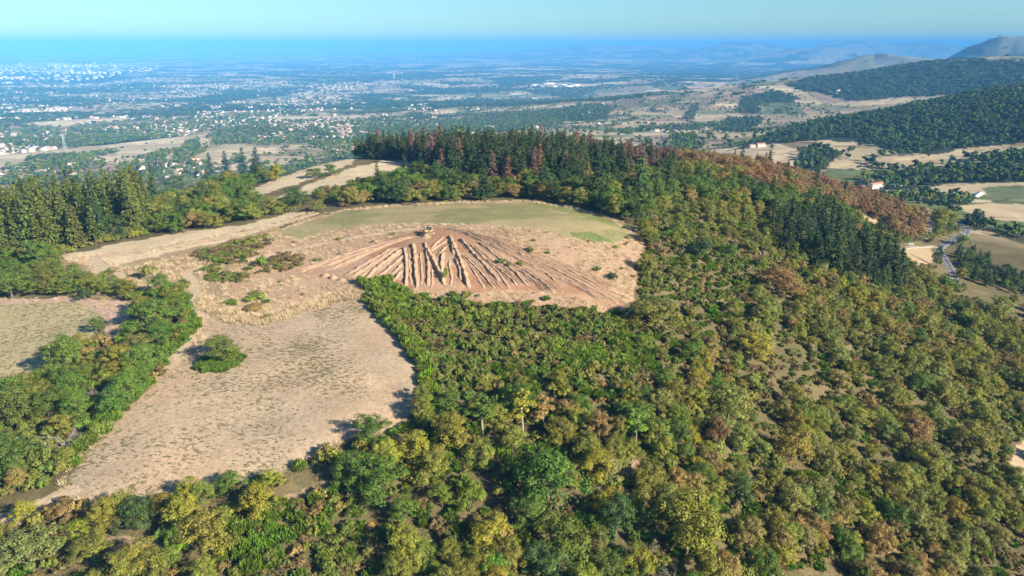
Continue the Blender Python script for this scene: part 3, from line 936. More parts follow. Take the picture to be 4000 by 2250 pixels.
SLOPE = [(1625,600),(1640,560),(1700,510),(1900,535),(2150,590),(2260,640),(2300,690),(2390,725),(2700,800),(2760,1650),(1650,1650),(1640,990),(1640,800),(1605,700)]
BROWN_WOOD = [(1690,385),(1850,405),(2000,430),(2200,485),(2300,540),(2340,560),(2330,605),(2290,612),(2240,585),(2150,530),(2080,512),(1950,500),(1800,450),(1700,430)]
MIX_WOOD = [(870,520),(900,488),(1000,474),(1060,455),(1100,455),(1200,480),(1400,480),(1560,470),(1700,430),(1800,455),(1950,500),(2080,515),(2085,530),(2240,585),(2240,640),(2150,592),(1900,540),(1700,512),(1620,575),(1545,548),(1430,515),(1300,500),(1100,508)]
PLANTATION = [(893,398),(1000,384),(1250,378),(1500,384),(1690,396),(1720,430),(1600,462),(1480,468),(1300,478),(1200,480),(1120,462),(1090,430),(1010,405)]
RIGHT_CONIF = [(1935,600),(1960,575),(2060,580),(2160,610),(2262,680),(2275,745),(2200,745),(2060,690),(1960,640)]
LEFT_CONIF = [(-300,520),(0,512),(140,525),(300,512),(400,540),(372,580),(320,600),(230,622),(150,645),(0,668),(-300,690)]
LEFT_MIXED = [(330,600),(352,556),(300,520),(400,500),(560,466),(690,440),(640,470),(600,486),(624,500),(642,526),(665,540),(600,566),(480,580)]
LEFT_EDGE = [(-300,668),(0,650),(140,640),(160,700),(230,712),(330,725),(335,758),(200,744),(0,748),(-300,762)]
HEDGE = [(318,765),(350,745),(470,742),(495,790),(500,830),(440,900),(400,950),(280,1070),(172,1200),(60,1290),(-300,1330),(-300,1060),(40,1000),(150,905),(205,862),(262,850),(310,850)]
HEDGE_BROOM = [(455,745),(478,748),(495,790),(500,830),(440,900),(400,950),(280,1070),(172,1200),(150,1180),(260,1045),(370,930),(430,860),(470,800)]
SCRUB = [(160,690),(262,684),(420,650),(600,608),(720,574),(700,600),(640,640),(470,680),(470,760),(330,760),(300,700)]
FRONT = [(-200,1320),(60,1295),(172,1250),(300,1282),(430,1268),(560,1222),(700,1198),(850,1120),(1000,1080),(1070,1010),(1200,985),(1640,985),(1660,1650),(-260,1650)]
STRIP_SIDE = [(640,540),(760,495),(900,460),(1015,435),(1060,440),(1000,448),(890,470),(870,520),(760,545),(690,560)]
BACK = [(880,384),(1000,380),(1250,374),(1500,380),(1700,392),(1700,330),(880,330)]

# masses
SLOPE_UP = [(1605,560),(1660,540),(1760,560),(1900,620),(1960,680),(1900,740),(1880,800),(1780,860),(1700,930),(1640,985),(1560,985),(1600,880),(1640,800),(1600,700)]
AVOID.append(SLOPE_UP)
fill("on the right slope", SLOPE, 80, 520, 3.7, [('broad','olive',.36,2.8,7.2,1.12),('broad','pale',.13,2.8,6.8,1.12),('shrub','olive',.12,2.6,4.6,.8),('broad','tan',.11,2.6,6.2,1.1),('broad','yellow',.10,3.4,6.4,1.1),('broad','green',.06,3.6,6.8,1.15),('broad','rust',.02,3.2,6.2,1.05),('broom','broom',.05,2.2,3.6,.7),('shrub','grey',.03,2.4,4.2,.85)], .92, seed=1, gap=.41, grow=1.18)
fill("on the right slope", SLOPE, 80, 420, 2.9, [('shrub','heather',.25,1.8,3.0,.65),('shrub','moss',.4,1.6,2.8,.7),('broom','broom',.22,1.6,2.8,.65),('shrub','tan',.13,1.6,2.8,.6)], .88, seed=2)
AVOID.pop()
fill("on the slope beside the mound", SLOPE_UP, 120, 420, 2.6, [('shrub','moss',.34,1.8,3.2,.75),('broom','broom',.26,1.7,2.8,.7),('shrub','heather',.14,1.7,2.8,.65),('shrub','tan',.10,1.8,3.0,.7),('shrub','grey',.06,2,3.2,.8),('broad','olive',.10,3.4,5.6,1.0)], .88, seed=22, grow=1.35)
fill("in the ridge's brown wood", BROWN_WOOD, 360, 640, 5.2, [('broad','rust',.55,6,9.5,1.05),('broad','tan',.16,6,9,1.0),('broad','heather',.14,6,9,1.0),('broad','olive',.12,6,9,1.05),('conifer','conifer',.03,5,6,2.6)], .95, avoid=True, seed=3)
fill("in the wood behind the mound", MIX_WOOD, 255, 470, 5.2, [('broad','olive',.26,6,9.5,1.0),('broad','tan',.12,5.5,8.5,1.0),('broad','green',.24,6,9.5,1.1),('broad','dark',.20,6,9.5,1.15),('broad','moss',.08,5,8,1.0),('conifer','conifer',.10,5,6.5,2.3)], .95, seed=4)
fill("in the hilltop plantation", PLANTATION, 350, 560, 4.5, [('conifer','conifer',.72,7.0,9.6,1.95),('conifer','olivecon',.12,6.6,9.0,1.9),('conifer','dead',.12,5.4,7.6,2.35),('broad','dark',.06,6,8,1.2)], .9, avoid=False, seed=5, grow=1.05)
fill("in the right slope's conifer clump", RIGHT_CONIF, 280, 460, 6.2, [('conifer','conifer',.9,6.0,10.0,2.2),('conifer','olivecon',.1,6,8,2.4)], .95, avoid=False, seed=6, grow=1.05)
fill("in the left conifer wood", LEFT_CONIF, 225, 370, 4.7, [('conifer','olivecon',.68,6.0,8.0,3.15),('conifer','conifer',.30,6.0,8.0,3.2),('conifer','dead',.02,5,6,3.4)], .95, avoid=False, seed=7, grow=1.1)
fill("beside the left conifer wood", LEFT_MIXED, 240, 440, 5.4, [('broad','olive',.45,7,10.5,1.05),('broad','green',.25,7,10.5,1.1),('broad','tan',.12,6,9,1.0),('broad','yellow',.1,6,9,1.05),('conifer','conifer',.08,5.5,7,2.4)], .9, seed=8, grow=1.0)
fill("above the left field", LEFT_EDGE, 160, 330, 3.8, [('broad','green',.3,5,8,.95),('broad','moss',.25,4.5,7.5,.9),('broad','olive',.22,4.5,7,.9),('shrub','moss',.23,2.8,4.5,.8)], .9, seed=9, grow=1.05)
fill("in the hedge between the fields", HEDGE, 90, 260, 2.7, [('shrub','moss',.35,2.4,4.2,.85),('broad','olive',.10,3.8,6.5,1.05),('broad','green',.12,4,7,1.1),('shrub','green',.12,2.4,4.2,.9),('shrub','heather',.15,2.0,3.4,.7),('shrub','tan',.1,2.2,3.6,.8),('broom','broom',.12,2.0,3.2,.7)], .93, seed=10, grow=1.12)
fill("bordering the big field", HEDGE_BROOM, 90, 260, 1.9, [('broom','broom',.8,1.8,2.8,.72),('shrub','green',.2,1.8,2.8,.8)], .85, seed=11, avoid=False)
fill("on scrub between the tracks", SCRUB, 180, 330, 2.0, [('shrub','heather',.42,1.6,2.8,.5),('shrub','olive',.34,1.6,3.0,.55),('broom','broom',.18,1.5,2.4,.6)], .85, seed=12, avoid=False, gap=.36)
fill("at the foot of the left trees", [(140,645),(300,606),(480,574),(640,550),(720,536),(760,518),(700,522),(600,540),(480,556),(300,590),(140,630)], 200, 420, 2.6, [('shrub','olive',.6,2,4,.75),('shrub','tan',.2,2,3.6,.7),('broom','broom',.2,1.8,2.8,.7)], .9, seed=24)
SCRUB_FRONT = [(560,1300),(700,1275),(800,1262),(870,1262),(955,1320),(1000,1450),(1010,1650),(540,1650)]
AVOID.append(SCRUB_FRONT)
fill("in the bottom thicket", FRONT, 45, 200, 3.0, [('shrub','olive',.24,2.2,3.8,.85),('broom','broom',.24,1.9,3.2,.8),('shrub','heather',.15,1.8,3.2,.7),('shrub','green',.10,2.2,3.8,.95),('broad','olive',.13,3.6,6,1.15),('broad','yellow',.06,3.4,5.6,1.2),('shrub','tan',.08,2,3.4,.8)], .9, seed=13)
AVOID.pop()
fill("on the bottom edge's heath", SCRUB_FRONT, 45, 200, 2.0, [('broom','broom',.34,1.5,2.4,.9),('shrub','heather',.32,1.3,2.3,.7),('shrub','moss',.26,1.5,2.6,.8),('shrub','tan',.08,1.4,2.2,.7)], .95, seed=23, grow=1.6)
FRONT_TREES = [(850,1130),(1000,1085),(1080,1030),(1200,1040),(1640,1000),(1760,1100),(1800,1650),(1000,1650),(960,1320),(870,1260)]
fill("in the big trees' stand below", FRONT_TREES, 45, 200, 6.4, [('broad','green',.48,6,9,1.1),('broad','olive',.2,5.5,8.5,1.1),('broad','yellow',.08,5.5,8.5,1.15),('broad','bright',.2,5.5,8.5,1.1),('broad','tan',.04,5,7.5,1.05)], .62, seed=21, grow=1.05)
fill("on the heath below the furrows", HEATH, 120, 250, 2.0, [('shrub','heather',.17,1.4,2.4,.65),('shrub','moss',.36,1.5,2.8,.8),('broom','broom',.27,1.5,2.5,.75),('shrub','olive',.12,1.6,2.8,.85),('shrub','green',.06,1.8,3.0,.85),('shrub','tan',.04,1.6,2.4,.75)], .95, seed=14, avoid=False, grow=1.45)
fill("below the furrow ends", [(1010,736),(1100,742),(1250,742),(1400,748),(1520,775),(1560,795),(1400,790),(1250,786),(1100,776)], 150, 260, 3.0, [('broom','broom',.45,1.2,2.2,.7),('shrub','moss',.4,1.2,2.2,.65),('shrub','tan',.15,1.2,2,.6)], .42, seed=25, avoid=False)
SCRUB2 = [(478,668),(520,648),(600,640),(690,636),(770,648),(740,680),(650,688),(600,712),(540,716),(500,706)]
fill("on the scrub left of the furrows", SCRUB2, 180, 330, 1.9, [('shrub','heather',.42,1.5,2.6,.5),('shrub','moss',.42,1.5,2.8,.55),('broom','broom',.16,1.4,2.2,.6)], .9, seed=26, avoid=False, gap=.33)
for bs in BROOM_STRIPS:
    fill("in the heath's broom strips", bs, 120, 250, 1.7, [('broom','bright',.9,1.7,2.6,.85),('shrub','bright',.1,1.8,2.8,.8)], .97, seed=15, avoid=False, grow=1.5)
fill("beside the pale strips", STRIP_SIDE, 280, 480, 4.6, [('broad','olive',.4,4.5,7,.9),('broad','green',.2,5,7,.9),('shrub','tan',.25,3,5,.6),('broad','tan',.15,4.5,7,.9)], .5, seed=16, grow=1.0)
fill("on the far brow", BACK, 430, 700, 6.5, [('broad','olive',.6,6,9,1.0),('conifer','conifer',.4,5,7,2.6)], .8, seed=17, avoid=False)
fill("beside the valley road", [(2338,545),(2400,546),(2430,575),(2405,598),(2365,612),(2345,600)], 380, 760, 5.0, [('broad','olive',.55,5,8,1.0),('broad','green',.25,5,8,1.0),('broad','yellow',.2,4.5,7,1.0)], .9, seed=27, grow=1.0)
fill("below the valley road", [(2405,640),(2470,652),(2570,712),(2640,760),(2500,730),(2420,700)], 330, 640, 5.2, [('broad','dark',.4,5,9,1.0),('broad','green',.2,5,8,1.0),('conifer','conifer',.25,5,7,2.0),('broad','yellow',.15,4,6,1.0)], .62, seed=28, grow=1.0, avoid=False)
fill("on the bank above the road", [(2240,588),(2330,610),(2330,560),(2345,600),(2360,640),(2350,690),(2300,680),(2330,676),(2352,650),(2340,616),(2262,626)], 330, 700, 4.0, [('shrub','moss',.5,2.5,4.5,.8),('broad','olive',.3,4,6,1.0),('shrub','tan',.2,2,4,.7)], .8, seed=29, grow=1.0)
fill("on the mound's dry grass", MOUND, 180, 320, 6.0, [('broom','broom',.4,1.2,2.2,.6),('shrub','olive',.6,1.1,2.2,.55)], .16, seed=18, avoid=False)
_X = np.array([p['x'] for p in plants]); _Y = np.array([p['y'] for p in plants]); _U, _V, _T = project(_X, _Y, height(_X, _Y))
_off = in_poly(_U, _V, FAN) | in_poly(_U, _V, GREEN_TOP)
for i, p in enumerate(plants):
    if p['zone'].startswith("in the hilltop plantation"):
        # dead brown conifers stand together on the crest and at the right end
        u, v = _U[i], _V[i]
        d = (1030 < u < 1110 and v < 412) or (1215 < u < 1350 and v < 408 and random.random() < .8) or (u > 1440 and (v < 415 or u > 1580) and random.random() < .75) or random.random() < .10
        p['hue'] = 'dead' if d else ('conifer' if p['hue'] == 'dead' else p['hue'])
        p['H'] *= (1.0 + .32 * math.exp(-((u - 1290) / 200.) ** 2) - .35 * max(0, min(1, (u - 1480) / 200))) * random.uniform(.78, 1.06)
plants = [p for i, p in enumerate(plants) if not (p['zone'] == "on the mound's dry grass" and _off[i])]

# plants picked out one by one
HEROES = [
 ('broad',958,1200,125,150,'green',"rounded green oak at the big field's lower corner"),
 ('broad',1043,1119,88,95,'yellow',"yellowing tree at the big field's right lower edge"),
 ('broad',1086,1165,104,100,'olive',"olive brown tree right of the green oak at the field corner"),
 ('broad',1207,1137,84,90,'olive',"rounded olive tree below the slender pale-trunked tree"),
 ('tall',1214,1051,68,120,'green',"tall green tree left of the pale-trunked slender tree"),
 ('tall',1315,1040,58,125,'yellow',"slender yellow tree showing its whole pale trunk"),
 ('tall',1367,1043,48,100,'tan',"slender tan tree beside the pale-trunked yellow tree"),
 ('broad',1424,1030,64,66,'tan',"tan crowned tree above the dark hollow on the slope"),
 ('broad',1505,1076,64,105,'tan',"tan olive tree left of the bright green one"),
 ('broad',1552,1083,52,92,'olive',"narrow olive tree touching the bright green tree"),
 ('tall',1598,1083,58,105,'bright',"bright green narrow tree standing clear on the slope"),
 ('broad',1377,1200,180,180,'green',"largest spreading green chestnut with dead twigs"),
 ('broad',1495,1168,92,100,'yellow',"yellow-green tree right of the largest chestnut"),
 ('broad',1530,1180,70,86,'tan',"orange tinged tree at the edge of the bare patch"),
 ('broad',1548,1293,95,130,'dark',"dark green tree in shade right of the chestnut"),
 ('broad',1182,1243,76,110,'bright',"upright yellow-green tree left of the largest chestnut"),
 ('broad',1228,1336,96,115,'yellow',"lower yellow-green tree in front of the upright one"),
 ('broad',1281,1396,86,100,'olive',"yellowing olive tree at the bottom edge, left of the blue-green one"),
 ('broad',1413,1343,146,135,'green',"broad green tree in front of the largest chestnut"),
 ('broad',1370,1412,124,110,'blue',"blue-green tree at the bottom edge"),
 ('broad',1600,1400,84,84,'yellow',"yellow tree with dead branches at the bottom edge"),
 ('broad',1725,1320,172,205,'yellow',"big yellow-green tree right of the dead branches"),
 ('broad',1093,1432,50,60,'bright',"small bright tree alone at the bottom edge"),
 ('broad',1705,994,80,80,'olive',"olive tree at the upper edge of the dark hollow"),
 ('broad',1830,1010,100,110,'pale',"pale green tree in the middle of the right slope"),
 ('broad',1800,1090,60,100,'rust',"rust brown tree left of the middle of the slope"),
 ('broad',1990,1120,110,115,'olive',"wide olive tree in the middle of the lower slope"),
 ('broad',2110,950,56,64,'tan',"pale straw coloured tree alone on the right slope"),
 ('broad',1640,790,130,110,'olive',"rounded olive thicket tree below the mound's right end"),
 ('broad',1955,710,110,100,'rust',"rust brown rounded tree above the right slope"),
 ('broad',1890,870,100,80,'yellow',"yellow-green tree midway up the right slope"),
 ('broad',1765,625,66,70,'dark',"dark rounded oak above the broom right of the mound"),
 ('broad',1830,630,50,56,'green',"green oak beside the dark rounded oak"),
 ('broad',2500,780,74,90,'olive',"olive tree near the right edge above the lane"),
 ('broad',2290,1080,90,95,'rust',"rust brown tree low on the right slope"),
 ('broad',2440,1100,100,110,'olive',"olive tree beside the shaded lane at the right edge"),
 ('broad',1850,1225,80,110,'dark',"dark glossy tree in the middle foreground slope"),
 ('broad',1985,1260,70,110,'pale',"pale green upright tree on the lower slope"),
 ('broad',2110,1010,60,60,'bright',"bright green young tree on the right slope"),
 ('broad',348,1289,86,108,'dark',"dark green round evergreen at the field's lower end"),
 ('broad',533,1332,125,145,'olive',"large olive green tree below the big field"),
 ('broad',654,1261,88,122,'yellow',"yellow olive tree on the lower edge of the field"),
 ('broad',476,1232,66,82,'yellow',"yellow-green tree at the lower field edge, left of three"),
 ('broad',515,1238,60,80,'olive',"olive tree at the lower field edge, middle of three"),
 ('broad',580,1211,74,74,'green',"green tree at the lower field edge, right of three"),
 ('broad',82,1378,156,140,'pale',"big pale olive tree in the bottom left corner"),
 ('broad',199,1332,72,76,'bright',"yellow-green small tree right of the corner tree"),
 ('broad',448,1364,56,78,'bright',"bright green sapling above the bare patch"),
 ('shrub',149,1286,84,64,'heather',"dark brown shrub beside the path end"),
 ('broad',35,1022,98,130,'green',"green tree at the left edge beside the left field"),
 ('broad',42,1133,122,132,'green',"wide green tree at the left edge below its neighbour"),
 ('broad',50,1204,52,78,'tan',"tan small tree at the left edge"),
 ('bare',267,975,80,70,'grey',"grey leafless bush in the hedge between the fields"),
 ('bare',160,1090,96,84,'grey',"grey leafless bush lower in the hedge"),
 ('bare',1620,1385,60,70,'grey',"white dead branches beside the yellow bottom tree"),
 ('bare',1690,1432,70,60,'grey',"white dead branches at the very bottom edge"),
 ('bare',1505,1240,50,50,'grey',"bare twigs poking out of the chestnut's right side"),
 ('broad',384,790,112,100,'green',"large green bush-like tree at the head of the hedge"),
 ('broad',360,860,74,66,'tan',"tan orange bush in the hedge head"),
 ('broad',300,895,84,78,'olive',"olive thicket tree in the hedge between the fields"),
 ('broad',168,895,82,130,'green',"green tree throwing its shadow on the left field"),
 ('broad',244,818,42,50,'green',"small green tree at the left field's right tip"),
 ('broad',216,738,36,42,'dark',"single dark small tree on the left field's top margin"),
 ('broad',556,884,96,62,'moss',"round tree inside the broom island of the big field"),
 ('broad',32,718,92,86,'green',"green tree at the left edge above the left field"),
 ('broad',100,640,70,90,'green',"green tree in front of the conifer wood"),
 ('broad',290,570,72,70,'dark',"dark broadleaf tree at the conifer wood's right end"),
 ('broad',444,474,96,90,'green',"large green broadleaf tree beside the conifer wood"),
 ('broad',468,530,64,62,'yellow',"yellow-green tree below the large broadleaf"),
 ('broad',532,486,84,80,'olive',"olive broadleaf tree in the mixed belt"),
 ('broad',580,458,62,60,'olive',"olive tree near the belt's far end"),
 ('broad',694,434,46,50,'yellow',"yellow-green tree standing alone by the pale strip"),
 ('conifer',532,424,34,64,'conifer',"dark conifer at the far end of the mixed belt, left one"),
 ('conifer',572,421,34,66,'conifer',"dark conifer at the far end of the mixed belt, second one"),
 ('conifer',616,420,38,68,'conifer',"dark conifer at the far end of the mixed belt, third one"),
 ('conifer',650,416,38,68,'conifer',"dark conifer at the far end of the mixed belt, right one"),
 ('broad',793,436,40,32,'green',"green tree between the two pale strips, left of two"),
 ('broad',832,428,38,36,'green',"green tree between the two pale strips, right of two"),
 ('broad',650,491,28,24,'green',"small round tree on the pale strip"),
 ('broad',690,515,50,50,'olive',"olive tree at the near end of the pale strips"),
 ('broad',742,502,80,60,'dark',"dark broadleaf tree at the end of the pale strips"),
 ('shrub',658,655,24,36,'bright',"bright green young tree standing in the dry grass"),
 ('shrub',1120,687,16,32,'bright',"green bush standing among the bulldozed furrows"),
 ('shrub',648,742,60,24,'olive',"low olive bush on the dry grass above the big field"),
 ('shrub',580,756,40,20,'broom',"low green bush on the dry grass near the track"),
 ('shrub',640,768,50,22,'tan',"low tan bush on the dry grass above the big field"),
 ('shrub',378,684,36,44,'pale',"pale willow-like bush beside the tracks"),
 ('shrub',1262,655,22,18,'broom',"small green bush on the furrows, leftmost of three in line"),
 ('shrub',1282,664,16,14,'olive',"small bush on the furrows, middle of three in line"),
 ('shrub',1310,662,22,14,'olive',"small bush on the furrows, rightmost of three in line"),
 ('shrub',1333,627,22,18,'olive',"round bush on the mound's right flank"),
 ('shrub',1540,692,28,24,'dark',"dark bush low on the mound's right flank"),
 ('shrub',1500,676,20,16,'green',"green bush upper on the mound's right flank"),
 ('shrub',1108,752,34,28,'broom',"round broom bush just below the furrow ends, left one"),
 ('shrub',1168,742,30,24,'olive',"olive bush just below the furrow ends"),
 ('shrub',1192,790,44,30,'broom',"round broom bush below the furrow ends, right one"),
 ('broad',936,378,50,40,'green',"bright green tree in front of the plantation's left end"),
 ('broad',980,360,60,44,'olive',"olive tree before the plantation, left one"),
 ('broad',1040,362,60,50,'olive',"olive tree before the plantation, right one"),
 ('conifer',1500,480,60,90,'conifer',"blue-green conifer standing among the mixed wood"),
 ('conifer',1608,470,56,80,'blue',"lighter conifer at the mixed wood's right part"),
 ('conifer',1216,480,50,60,'conifer',"conifer at the mixed wood's front centre"),
 ('broad',2250,1200,90,100,'olive',"olive tree on the lower right slope"),
]
heroes(HEROES)
# ring of broom round the island tree of the big field
_c, _t = pick(556, 912)
for k in range(34):
    a = k * 2.399; q = 5.6 * math.sqrt((k + 4) / 38.)
    plant('broom', _c[0] + q * math.cos(a), _c[1] + q * math.sin(a) * .9, 2.5, 1.6, 'green' if k % 2 else 'broom', "in the big field's island")

# keep masses from growing through the plants picked out
_hx = np.array([p['x'] for p in plants if p['must']]); _hy = np.array([p['y'] for p in plants if p['must']]); _hw = np.array([p['W'] for p in plants if p['must']])
kept = []
for p in plants:
    if not p['must'] and p['form'] in ('broad', 'tall', 'conifer') and p['zone'] != "in the big field's island":
        if (np.hypot(_hx - p['x'], _hy - p['y']) < _hw * .42 + p['W'] * .12).any():
            continue
    kept.append(p)
plants = kept
_X = np.array([p['x'] for p in plants]); _Y = np.array([p['y'] for p in plants]); _Z = height(_X, _Y)
_U, _V, _T = project(_X, _Y, _Z)
for i, p in enumerate(plants):
    p['z'] = _Z[i] - .05; p['u'] = _U[i]; p['v'] = _V[i]; p['t'] = _T[i]
    p['px'] = p['W'] * FPX / _T[i]

def jitter_hue(h, rg, k=.16):
    c = np.array(HUE[h]) * rg.uniform(1 - k, 1 + k) * (1 + rg.normal(0, .07, 3))
    return tuple(np.clip(c, .01, .6))

ORD = ["", "first", "second", "third", "fourth", "fifth", "sixth", "seventh", "eighth", "ninth", "tenth", "eleventh", "twelfth"]
GROUP = {'broad': "broadleaf trees of the hill", 'tall': "slender trees of the hill", 'shrub': "shrubs of the hill", 'broom': "broom bushes of the hill", 'conifer': "conifers of the hill",
         'bare': "leafless bushes of the hill", 'pine': "umbrella pines by the road", 'far': "trees of the valley", 'poplar': "poplars of the valley"}
_cnt = {}
SOURCE = {}
def make_plant(p, rg):
    form = p['form']; name, cn, tn, W0, H0, _, nv = FORMS[form]
    k = int(rg.integers(nv)); p['variant'] = k
    root = bpy.data.objects.new(name, None); COL.objects.link(root)
    root.empty_display_size = .5
    root.location = (p['x'], p['y'], p['z']); root.rotation_euler = (0, 0, rg.uniform(0, 6.28))
    root.scale = (p['W'] / W0, p['W'] / W0, p['H'] / H0)
    cm, tm = PROTO[form][k]
    c = bpy.data.objects.new(cn, cm); COL.objects.link(c); c.parent = root
    c.color = (*jitter_hue(p['hue'], rg), 1)
    SOURCE.setdefault((form, k), c)
    if tm is not None:
        t = bpy.data.objects.new(tn, tm); COL.objects.link(t); t.parent = root
    tag(root, p['label'], CAT[form], GROUP[form])
    return root

def size_word(form, W):
    lim = dict(broad=(5, 8), shrub=(2.2, 3.4), broom=(2.0, 2.8), conifer=(6, 7.2), tall=(3, 6), bare=(3, 6), far=(6, 9)).get(form, (3, 6))
    return "small" if W < lim[0] else ("large" if W > lim[1] else "medium")

ROWS = {1: [""], 2: [" upper", " lower"], 3: [" upper", " middle", " lower"]}
COLS = {1: [""], 2: [" left", " right"], 3: [" left", " centre", " right"]}
def spread(L, base):
    """tell alike things apart by their place within their stand"""
    n = len(L)
    if n == 1:
        L[0]['label'] = base; return
    R = min(3, -(-n // 12)); C = min(3, -(-n // (12 * R)))
    L.sort(key=lambda q: q['v'])
    for i, rw in enumerate(np.array_split(np.arange(n), R)):
        row = sorted([L[j] for j in rw], key=lambda q: q['u'])
        for k, cl in enumerate(np.array_split(np.arange(len(row)), C)):
            cell = [row[j] for j in cl]
            place = (ROWS[R][i] + COLS[C][k]).strip()
            for m, q in enumerate(cell):
                if m >= 12: q['label'] = f"{base}, {place}"; continue
                q['label'] = base + (f", {place}" if place else "") + (f", {ORD[m + 1]} from left" if len(cell) > 1 else "")

def label_sets(ps):
    """describe alike plants by size, colour and place, then by their order"""
    sets = {}
    for p in ps:
        if not p['label']:
            sets.setdefault((size_word(p['form'], p['W']), HUE_WORD[p['hue']], NOUN[p['form']], p['zone']), []).append(p)
    for (s, hw, nn, zn), L in sets.items():
        spread(L, f"{s} {hw} {nn} {zn}")

def scatter(name, label, cat, form, items, tints, seed=0):
    """what nobody could count: instances of a plant model on one object"""
    if not items:
        return None
    rg = np.random.default_rng(seed)
    _, _, _, W0, H0, _, nv = FORMS[form]
    P = np.array([(q['x'], q['y'], q['z']) for q in items], np.float32)
    S = np.array([(q['W'] / W0, q['W'] / W0, q['H'] / H0) for q in items], np.float32)
    me = bpy.data.meshes.new(name); me.vertices.add(len(P)); me.vertices.foreach_set("co", P.ravel())
    def attr(nm, ty, key, arr):
        a = me.attributes.new(nm, ty, 'POINT'); a.data.foreach_set(key, np.asarray(arr).ravel())
    attr("pscale", 'FLOAT_VECTOR', "vector", S)
    attr("prot", 'FLOAT_VECTOR', "vector", np.stack([rg.normal(0, .05, len(P)), rg.normal(0, .05, len(P)), rg.uniform(0, 6.28, len(P))], 1).astype(np.float32))
    attr("tint", 'FLOAT_COLOR', "color", np.concatenate([tints, np.ones((len(P), 1))], 1).astype(np.float32))
    attr("has_tint", 'FLOAT', "value", np.ones(len(P), np.float32))
    attr("pid", 'INT', "value", rg.integers(0, nv, len(P)).astype(np.int32))
    o = add(name, me)
    ng = bpy.data.node_groups.new(name, 'GeometryNodeTree')
    ng.interface.new_socket("Geometry", in_out='INPUT', socket_type='NodeSocketGeometry')
    ng.interface.new_socket("Geometry", in_out='OUTPUT', socket_type='NodeSocketGeometry')
    gi = ng.nodes.new("NodeGroupInput"); go = ng.nodes.new("NodeGroupOutput")
    mp = ng.nodes.new("GeometryNodeMeshToPoints"); ng.links.new(gi.outputs[0], mp.inputs[0])
    join = ng.nodes.new("GeometryNodeJoinGeometry")
    def named(nm, ty):
        n = ng.nodes.new("GeometryNodeInputNamedAttribute"); n.data_type = ty; n.inputs[0].default_value = nm
        return n.outputs[0]
    sc = named("pscale", 'FLOAT_VECTOR'); ro = named("prot", 'FLOAT_VECTOR'); pid = named("pid", 'INT')
    e2r = ng.nodes.new("FunctionNodeEulerToRotation"); ng.links.new(ro, e2r.inputs[0])
    for k in range(nv):
        src = SOURCE.get((form, k)) or next(v for kk, v in SOURCE.items() if kk[0] == form)
        oi = ng.nodes.new("GeometryNodeObjectInfo"); oi.inputs['Object'].default_value = src; oi.inputs['As Instance'].default_value = True
        cp = ng.nodes.new("FunctionNodeCompare"); cp.data_type = 'INT'; cp.operation = 'EQUAL'
        ng.links.new(pid, cp.inputs[2]); cp.inputs[3].default_value = k
        ip = ng.nodes.new("GeometryNodeInstanceOnPoints")
        ng.links.new(mp.outputs[0], ip.inputs['Points']); ng.links.new(cp.outputs[0], ip.inputs['Selection'])
        ng.links.new(oi.outputs['Geometry'], ip.inputs['Instance']); ng.links.new(e2r.outputs[0], ip.inputs['Rotation']); ng.links.new(sc, ip.inputs['Scale'])
        ng.links.new(ip.outputs[0], join.inputs[0])
    ng.links.new(join.outputs[0], go.inputs[0])
    md = o.modifiers.new("scatter", 'NODES'); md.node_group = ng
    tag(o, label, cat, kind='stuff')
    return o

def tints_for(items, seed):
    rg = np.random.default_rng(seed)
    return np.array([jitter_hue(q['hue'], rg) for q in items])

def place_plants():
    rg = np.random.default_rng(77)
    for form, cap in (('broad', 300), ('conifer', 300), ('shrub', 280), ('broom', 280), ('tall', 99), ('bare', 99)):
        L = [p for p in plants if p['form'] == form]
        L.sort(key=lambda p: (not p['must'], -(p['px'] if -40 < p['u'] < 2616 and p['v'] < 1560 else -1)))
        ind = [p for p in L[:cap] if p['must'] or (-40 < p['u'] < 2616 and p['v'] < 1560)]
        ids = set(id(p) for p in ind)
        rest = [p for p in L if id(p) not in ids]
        label_sets(ind)
        for p in ind:
            make_plant(p, rg)
        if rest:
            nm = {'broad': "woodland", 'conifer': "conifer_woodland", 'shrub': "scrub_undergrowth", 'broom': "broom_undergrowth"}.get(form, "undergrowth")
            lb = {'broad': "dense mass of smaller broadleaf trees covering the hill's slopes", 'conifer': "dense mass of farther conifers in the hilltop plantation", 'shrub': "low mixed scrub growing between the trees of the hill", 'broom': "vivid green broom growing in drifts between the scrub"}.get(form, "undergrowth on the hill")
            scatter(nm, lb, {'broad': "woodland", 'conifer': "woodland", 'shrub': "scrub", 'broom': "scrub"}.get(form, "scrub"), form, rest, tints_for(rest, 5))
        print(form, len(L), 'individual', len(ind))
place_plants()

# ------------------------------------------------------------------ what can be seen from here over the bare land
def visible(x, y, z, n=90):
    x = np.asarray(x, float); y = np.asarray(y, float); z = np.asarray(z, float)
    ok = np.ones(len(x), bool)
    for f in np.linspace(.04, .985, n):
        ok &= CAM_Z + (z - CAM_Z) * f > height(x * f, y * f) + np.where((np.hypot(x, y) * f < 560) & (np.hypot(x, y) * f > 330), 5, 0)
    return ok

